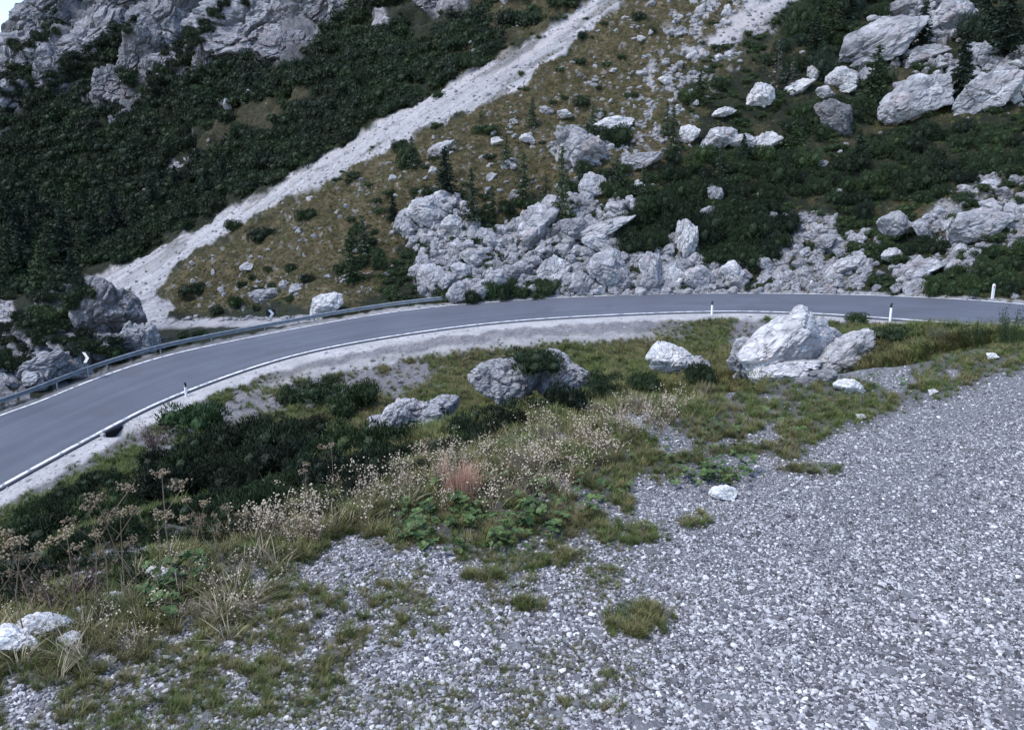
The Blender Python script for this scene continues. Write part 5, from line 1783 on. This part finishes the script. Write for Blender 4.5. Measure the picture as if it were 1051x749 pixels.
for i, (u, v, w) in enumerate(fill([(-30, 300), (20, 292), (60, 290), (90, 286), (92, 296), (68, 318), (66, 338), (96, 338), (134, 342), (128, 358), (108, 372), (80, 364), (50, 360), (20, 372), (-30, 376)], 44, 16, 34, 0.55, 77)):
    p = first_hit(u, v + 0.25 * w)
    if p is None or p[1] > 70: continue
    m = p[1] / F
    shrub((p[0], p[1], p[2] - 0.1 * w * m), w * m * 1.2, w * m * 0.62, 'mugo' if i % 4 else 'mugo_light', spot_label('dark dwarf pine on the rocky knoll behind the guard rail', [(-30, 286), (134, 376)], u, v, w, 16, 34), group='dwarf pines on the rocky knoll', name='dwarf_pine')

# ------------------------------------------------------------------ trees
TREE = {}
for kind, mat, pars in [('spruce', 'spruce', [(1, 150, 18, 1.0, 0.19, 0.4, 0.0), (2, 150, 18, 1.0, 0.23, 0.35, 0.05)]),
                        ('larch', 'larch', [(3, 120, 13, 1.0, 0.20, 0.1, 0.1), (4, 120, 13, 1.0, 0.17, 0.0, 0.1)]),
                        ('bare', 'grey_twig', [(5, 70, 7, 0.7, 0.20, 0.0, 0.25)]),
                        ('young', 'mugo_light', [(6, 130, 14, 1.0, 0.26, 0.2, 0.1)])]:
    TREE[kind] = []
    for p in pars:
        tr, cr = conifer_meshes(*p)
        tr.materials.append(M['bark']); cr.materials.append(M[mat])
        TREE[kind].append((tr, cr))


def tree(kind, u, vb, h, label, wide=1.0, group=None, Y=None):
    """vb: foot of the tree in view, h: height in view"""
    p = m_pts(np.array([u], float), np.array([vb], float))[0] if Y is None else at(u, vb, Y)
    H = h * p[1] / F
    r = empty('larch_tree' if kind in ('larch', 'bare') else 'spruce_tree', (p[0], p[1], p[2] - 0.02 * H), random.uniform(0, 6.28))
    r.scale = (H * wide, H * wide, H)
    tr, cr = random.choice(TREE[kind])
    link('trunk', tr, None, r); link('crown', cr, None, r)
    return tag(r, label, 'tree', group)


for k, u, vb, h, wd, lab in [
    ('spruce', 945, 52, 56, 1.0, 'slim dark spruce standing before the grey outcrops at the top right'),
    ('spruce', 984, 108, 68, 1.1, 'tall dark spruce right of the large slanted boulder'),
    ('young', 897, 112, 62, 1.3, 'broad green spruce between the pyramid boulder and the slanted boulder'),
    ('bare', 797, 92, 48, 1.2, 'pale grey bare larch above the bright lone boulder'),
    ('bare', 812, 94, 34, 1.2, 'small grey bare larch beside a taller bare one'),
    ('spruce', 1030, 62, 74, 1.2, 'dark spruce in the top right corner'),
    ('spruce', 1012, 40, 60, 1.1, 'dark spruce left of the one in the top right corner'),
    ('young', 852, 46, 46, 1.3, 'dull green spruce at the top beside the scree patch'),
    ('spruce', 870, 30, 44, 1.3, 'dark spruce at the top left of the great slanted outcrop'),
    ('spruce', 458, 206, 52, 1.2, 'dark spruce above the left rock pile'),
    ('larch', 486, 240, 58, 1.0, 'thin green larch at the right end of the left rock pile'),
    ('larch', 537, 208, 52, 1.1, 'thin larch in the grass above the rock wall'),
    ('larch', 577, 236, 82, 0.8, 'tall thin larch with a dark trunk in front of the rock wall top'),
    ('larch', 546, 128, 30, 1.2, 'small thin larch alone on the brown slope'),
    ('larch', 690, 160, 46, 1.1, 'thin larch beside the white boulder row'),
    ('larch', 684, 140, 34, 1.1, 'small thin larch above the white boulder row'),
    ('young', 361, 290, 58, 1.2, 'dark green young spruce on the lower brown slope'),
    ('larch', 374, 262, 42, 1.3, 'grey green larch above the young spruce on the lower slope'),
    ('larch', 423, 176, 34, 1.3, 'small larch at the lower edge of the scree chute'),
    ('young', 718, 108, 34, 1.4, 'green young tree in the rubble under the scree patch'),
    ('larch', 560, 218, 40, 1.1, 'short thin larch left of the tall thin larch'),
    ('young', 815, 160, 34, 1.5, 'bushy green young spruce among the right dwarf pines'),
    ('young', 805, 156, 26, 1.5, 'small bushy spruce right of the row of four boulders'),
    ('larch', 506, 225, 34, 1.1, 'small larch on the top of the tumbled rock wall'),
    ('larch', 634, 200, 36, 1.1, 'thin larch between the white ledges'),
    ('young', 190, 226, 34, 1.3, 'brighter green young tree in the dark forest near the scree'),
    ('spruce', 762, 176, 34, 1.2, 'small dark spruce in the dwarf pines below the row of four boulders'),
    ('spruce', 880, 176, 38, 1.2, 'dark spruce in the dwarf pines below the large slanted boulder'),
    ('spruce', 965, 190, 34, 1.2, 'small dark spruce above the right rubble field'),
    ('larch', 740, 190, 40, 1.1, 'thin larch just above the single grey boulder'),
    ('larch', 608, 150, 40, 1.1, 'thin larch in front of the furrowed grey crag'),
    ('larch', 520, 176, 34, 1.1, 'small larch in brown grass between scattered rocks'),
    ('spruce', 402, 224, 28, 1.3, 'small dark spruce left of the left rock pile'),
    ('spruce', 835, 58, 40, 1.2, 'dark spruce among shrubs at the top, left of the slanted outcrop'),
    ('larch', 660, 215, 40, 1.1, 'thin larch at the edge of the dark pines over the crag'),
]:
    tree(k, u, vb, h, lab, wd)
for i, (u, vb, h) in enumerate([(52, 282, 40), (68, 270, 46), (96, 258, 42), (28, 262, 38), (12, 290, 36), (120, 246, 36), (40, 235, 32), (140, 238, 30), (80, 228, 32), (160, 222, 30), (108, 214, 28), (10, 236, 30), (60, 206, 26), (180, 204, 26), (216, 206, 28),
                                (24, 282, 34), (84, 276, 34), (130, 200, 24), (232, 192, 24), (150, 190, 22), (-20, 280, 40), (205, 180, 20), (95, 190, 22), (28, 205, 24), (255, 178, 20), (175, 170, 18), (5, 200, 24), (262, 160, 18), (44, 300, 38), (78, 292, 26), (300, 160, 18), (285, 140, 16), (240, 160, 18), (195, 150, 17), (140, 170, 18), (100, 165, 17), (60, 180, 20), (20, 180, 20), (320, 135, 16), (350, 110, 16), (225, 175, 20), (165, 196, 22), (118, 230, 26), (36, 248, 30), (66, 248, 28)]):
    tree('spruce' if i % 4 else 'young', u, vb, h * 1.35, 'small dark spruce in the shaded forest left of the scree chute', 1.25, 'spruces of the shaded forest')

# ------------------------------------------------------------------ road furniture
def along(E, x):
    """nearest station of an edge to slope a"""
    return int(np.argmin(np.abs(np.where(E[:, 1] > 4, E[:, 0] / np.maximum(E[:, 1], 4), 9) - x)))


def marker_post(P, label, facing, h=0.92, cap=True):
    r = empty('marker_post', P, facing)
    mb = MB()
    mb.prism([(-0.06, -0.25), (0.06, -0.25), (0.06, h - 0.22), (-0.06, h - 0.22)], -0.05, 0.05)
    mb.build('body', M['post_white'], r)
    mb = MB()
    mb.prism([(-0.062, h - 0.22), (0.062, h - 0.22), (0.062, h), (0.0, h + 0.05), (-0.062, h - 0.03)], -0.052, 0.052)
    mb.build('cap', M['black_paint' if cap else 'post_white'], r)
    mb = MB()
    mb.box((0, -0.056, h - 0.14), (0.05, 0.012, 0.13))
    mb.build('reflector', M['reflector' if cap else 'red_reflector'], r)
    return tag(r, label, 'marker post', 'marker posts along the road')


for u, v, lab, h in [(188, 409, 'black topped marker post on the inner verge at the left bend', 0.85), (731, 321, 'black topped marker post on the inner verge left of the largest boulder', 0.85), (921, 330, 'black topped marker post on the inner verge right of the largest boulder', 1.0)]:
    a_ = float(ae(u, v)[0]); i = along(NE, a_)
    P = NE[i].copy(); P[:2] -= NRM[i] * 0.45; P[2] -= 0.1
    marker_post(P, lab, math.atan2(P[0], -P[1]) * 0.3, h)
for u, v, lab, h in [(665, 301, 'white marker post on the far road side before the pale crag', 0.85), (830, 300, 'white marker post on the far road side behind the largest boulder', 0.85), (1016, 307, 'white marker post on the far road side at the right edge', 0.9)]:
    a_ = float(ae(u, v)[0]); i = along(FE, a_)
    P = FE[i].copy(); P[:2] += NRM[i] * 0.25
    marker_post(P, lab, 0, h, False)


def chevron_sign(P, label, size, rz, lift=1.0):
    r = empty('chevron_sign', P, rz)
    mb = MB(); mb.tube([(0, 0.04, -0.6), (0, 0.04, lift + size)], 0.03, 8); mb.build('post', M['galv'], r)
    s = size / 2
    pn = MB(); pn.box((0, 0, lift + s), (size, 0.03, size)); po = pn.build('panel', M['black_paint'], r)
    c = MB()
    z = lift + s
    c.prism([(-0.30 * size, z + 0.42 * size), (0.02 * size, z + 0.42 * size), (0.36 * size, z), (0.02 * size, z - 0.42 * size), (-0.30 * size, z - 0.42 * size), (0.04 * size, z)], -0.024, -0.016)
    c.build('chevron', M['post_white'], po)
    return tag(r, label, 'road sign')


Pq = at(88, 366, 46.8); i = along(FE, float(ae(88, 380)[0]))
chevron_sign((Pq[0], Pq[1], Pq[2] - 1.45), 'black square sign with a white chevron pointing right, before the dark knoll', 0.78, math.atan2(-Pq[0], Pq[1]) * -1 + 0.15)
Pq = at(278, 322, 62.5)
chevron_sign((Pq[0], Pq[1], Pq[2] - 1.0), 'black sign with a white chevron at the gravel track behind the guard rail', 0.72, 0.35, 0.65)

# guard rail along the outer edge
i0 = along(FE, -1.0); i1 = along(FE, float(ae(462, 312)[0]))
lo_, hi_ = min(i0, i1), max(i0, i1)
RP = FE[lo_:hi_ + 1].copy(); RN = NRM[lo_:hi_ + 1]
RP[:, :2] += RN * 0.75
gr = empty('guard_rail', RP[len(RP) // 2])
tag(gr, 'grey steel guard rail along the outer edge of the left road bend', 'guard rail')
org = RP[len(RP) // 2]
prof = [(0.00, 0.30), (-0.06, 0.33), (-0.06, 0.39), (0.0, 0.43), (0.0, 0.46), (-0.06, 0.50), (-0.06, 0.56), (0.0, 0.59)]
prof = [(p[0], p[1]) for p in prof] + [(p[0] + 0.015, p[1]) for p in prof[::-1]]
rows = []
for o_, z_ in prof + prof[:1]:
    Q = RP.copy(); Q[:, :2] += RN * o_; Q[:, 2] += z_
    rows.append(Q - org)
V = np.stack(rows, 0)
link('rail', mesh_np('rail', V.reshape(-1, 3), grid_faces(len(rows), len(RP)), False), M['galv'], gr)
d = np.concatenate([[0], np.cumsum(np.linalg.norm(np.diff(RP[:, :2], axis=0), axis=1))])
pm = MB(); pm.box((0, 0, 0.0), (0.10, 0.06, 1.16)); pmesh = pm.mesh('post'); pmesh.materials.append(M['galv'])
for s_ in np.arange(1.0, d[-1], 3.6):
    j = int(np.argmin(np.abs(d - s_)))
    o = link('post', pmesh, None, gr)
    q = RP[j] - org
    o.location = (q[0] + RN[j, 0] * 0.10, q[1] + RN[j, 1] * 0.10, q[2])
    o.rotation_euler = (0, 0, math.atan2(RN[j, 1], RN[j, 0]))

# drain beside the road
i = along(NE, float(ae(117, 439)[0]))
P = NE[i].copy()
tdir = math.atan2(ty[i], tx[i])
ND = (-NRM[i, 0], -NRM[i, 1])
dr = empty('road_drain', (P[0], P[1], P[2] - 0.06), math.atan2(ND[1], ND[0]) - math.pi / 2)
conc = plain('old_concrete', (0.36, 0.35, 0.34), 0.9)
mb = MB(); mb.box((-0.80, 0.12, -0.25), (0.16, 0.22, 0.5)); mb.box((0.80, 0.12, -0.25), (0.16, 0.22, 0.5)); mb.build('side_wall', conc, dr)
mb = MB(); mb.box((0, 0.06, -0.28), (1.42, 0.08, 0.46)); mb.build('opening_shade', plain('drain_shade_black', (0.008, 0.008, 0.009), 0.9), dr)  # near-black box stands in for the shade inside the drain mouth
tag(dr, 'dark concrete drain gap beside the inner road edge at the left bend', 'drain')

# ------------------------------------------------------------------ single plants on the lot edge
def umbel_plant(seed, h=0.5):
    r = np.random.default_rng(seed)
    mb = MB(); V, Fc, off = [], [], 0
    lean = np.array([r.normal() * 0.18, r.normal() * 0.12, 0])
    top = np.array([0, 0, h]) + lean * h
    mid = top * 0.5 + np.array([r.normal() * .02, r.normal() * .02, 0])
    mb.tube([(0, 0, -0.03), mid, top], [0.0035, 0.003, 0.002], 5)
    tips = [top]
    for k in range(r.integers(1, 3)):
        q = r.uniform(0.5, 0.8); b = top * q
        th = r.uniform(0, 6.28); t2 = b + np.array([math.cos(th) * .10, math.sin(th) * .10, .12]) * r.uniform(.6, 1.1)
        mb.tube([b, t2], [0.002, 0.0015], 4); tips.append(t2)
    for c in tips:
        R = r.uniform(0.026, 0.050)
        for k in range(9):
            th = 2 * math.pi * k / 9 + r.normal() * .2; e = R * r.uniform(0.3, 1.0)
            p = c + np.array([math.cos(th) * e, math.sin(th) * e, R * r.uniform(0.35, 0.75)])
            mb.tube([c, p], [0.0012, 0.0008], 3)
            for j in range(4):
                V.append(p + r.normal(size=3) * 0.009 + _OCT * r.uniform(0.004, 0.009)); Fc.append(_OCTF + off); off += 6
    return mb.mesh('stem'), mesh_np('seed_head', np.concatenate(V), np.concatenate(Fc))


UMB = [umbel_plant(600 + i, 0.5) for i in range(5)]
for s_, h_ in UMB:
    s_.materials.append(M['stalk']); h_.materials.append(M['umbel'])
spots = [(345, 512, 62, 'tall dry umbel with pale brown head on the crest, left of the rust red tuft'), (312, 530, 56, 'dry umbel leaning over the dark hollow beside a taller one'), (442, 482, 34, 'dry umbel just left of the rust red tuft'),
         (375, 505, 30, 'short dry umbel on the crest between the tall one and the rust red tuft'), (192, 590, 80, 'dry umbel behind the angular white stone'), (140, 618, 78, 'dry umbel on a bleached upright stalk left of the angular white stone')]
for i, (u, v, h, lab) in enumerate(spots + [(10 + 17 * k, 664 - 6.5 * k + random.uniform(-6, 10), random.uniform(85, 130), None) for k in range(11)] + [(205 + 12 * k, 585 - 5 * k, random.uniform(40, 66), None) for k in range(5)]):
    a, Y = near_hit(np.array([u], float), np.array([v], float))
    Y = float(Y[0]) if np.isfinite(Y[0]) else 3.2
    x = float(a[0]) * Y; z = float(HNI(np.array([x]), np.array([Y]))[0])
    r = empty('dry_umbel', (x, Y, z), random.uniform(0, 6.28))
    k = h * Y / F / 0.5
    r.scale = (k, k, k)
    s_, h_ = UMB[i % 5]
    st = link('stem', s_, None, r); link('seed_head', h_, None, st)
    if lab: tag(r, lab, 'dry plant', 'dry umbels on the crest')
    elif i < len(spots) + 11: tag(r, 'brown dry umbel in the crowd of stalks at the left edge of the lot', 'dry plant', 'dry umbels at the left edge')
    else: tag(r, 'low brown dry umbel on the crest right of the angular white stone', 'dry plant', 'dry umbels right of the white stone')


def grass_clump(u, v, w, h, mat, label, seed, blades=240, heads=True, name='grass_tuft', bend=0.35):
    a, Y = near_hit(np.array([u], float), np.array([v + h * 0.45]))
    Y = float(Y[0]); x = float(a[0]) * Y; z = float(HNI(np.array([x]), np.array([Y]))[0])
    me = tuft_mesh(seed, blades, 1.0, 1.1, 0.012, bend)
    o = link(name, me, M[mat])
    o.location = (x, Y, z)
    o.scale = (w * Y / F * 0.75, w * Y / F * 0.75, h * Y / F * 1.15)
    return tag(o, label, 'grass tuft')


grass_clump(476, 492, 52, 50, 'rust', 'rust red feathery tuft of dry grass on the crest', 701, 420)
grass_clump(455, 478, 26, 38, 'rust', 'smaller pinkish dry tuft left behind the rust red tuft', 702, 160)
grass_clump(610, 420, 34, 26, 'straw', 'straw coloured tuft on the crest right of the yellow green bush', 703)
grass_clump(655, 412, 40, 24, 'straw', 'straw coloured tuft on the crest before the rounded white boulder', 704)
grass_clump(240, 615, 80, 34, 'straw', 'bleached flattened tuft of long grass on the lower left gravel', 705, 110, bend=1.6)
grass_clump(530, 470, 40, 40, 'straw', 'pale dry tuft right of the rust red tuft', 706)
grass_clump(722, 400, 36, 20, 'straw', 'straw coloured tuft left of the yellow green bush by the boulder', 707)
grass_clump(560, 445, 40, 26, 'straw', 'straw coloured tuft below the yellow green crest bush', 708)
a_, Y_ = near_hit(np.array([598.]), np.array([428.]))
o = link('leafy_plant', rosette_mesh(451, 26), M['bluegreen'])
o.location = at(598, 424, float(Y_[0])); o.scale = (0.20,) * 3
tag(o, 'pale blue green leafy plant on the crest beside the dark dwarf pine', 'plant')
# brown dry bush under the umbels
shrub_near(75, 596, 130, 66, 'brown_twig', 'brown twiggy bush under the dry umbels at the left edge', loose=True, name='twiggy_bush')

# ------------------------------------------------------------------ light, sky, camera
SUN_EL, SUN_AZ = math.radians(58), math.radians(-120)   # azimuth from +y towards +x
sun = bpy.data.lights.new('sun', 'SUN')
sun.energy = 1.42
sun.angle = math.radians(20)
sun.color = (1.0, 0.965, 0.93)
so = bpy.data.objects.new('sun', sun)
COL.objects.link(so)
sd = Vector((math.sin(SUN_AZ) * math.cos(SUN_EL), math.cos(SUN_AZ) * math.cos(SUN_EL), math.sin(SUN_EL)))
so.rotation_euler = sd.to_track_quat('Z', 'Y').to_euler()
so.location = (0, 0, 60)
w = bpy.data.worlds.new('World'); scene.world = w
w.use_nodes = True
nt = w.node_tree
sky = nt.nodes.new('ShaderNodeTexSky'); sky.sky_type = 'NISHITA'
sky.sun_disc = False
sky.sun_elevation = SUN_EL
sky.sun_rotation = SUN_AZ
sky.altitude = 2000
sky.air_density = 1.0; sky.dust_density = 2.0
nt.links.new(sky.outputs[0], nt.nodes['Background'].inputs[0])
nt.nodes['Background'].inputs[1].default_value = 0.14

cam = bpy.data.cameras.new('camera')
cam.sensor_fit = 'HORIZONTAL'
cam.sensor_width = 36
cam.lens = F / 1051 * 36
cam.clip_start = 0.05; cam.clip_end = 2000
co = bpy.data.objects.new('camera', cam)
COL.objects.link(co)
co.location = (0, 0, 0)
co.rotation_euler = (math.pi / 2 - TH, 0, 0)
scene.camera = co
vs = scene.view_settings
vs.view_transform = 'Standard'; vs.look = 'None'; vs.exposure = 1.48; vs.gamma = 1.0; vs.use_curve_mapping = False
scene.cycles.max_bounces = 5
scene.cycles.diffuse_bounces = 3
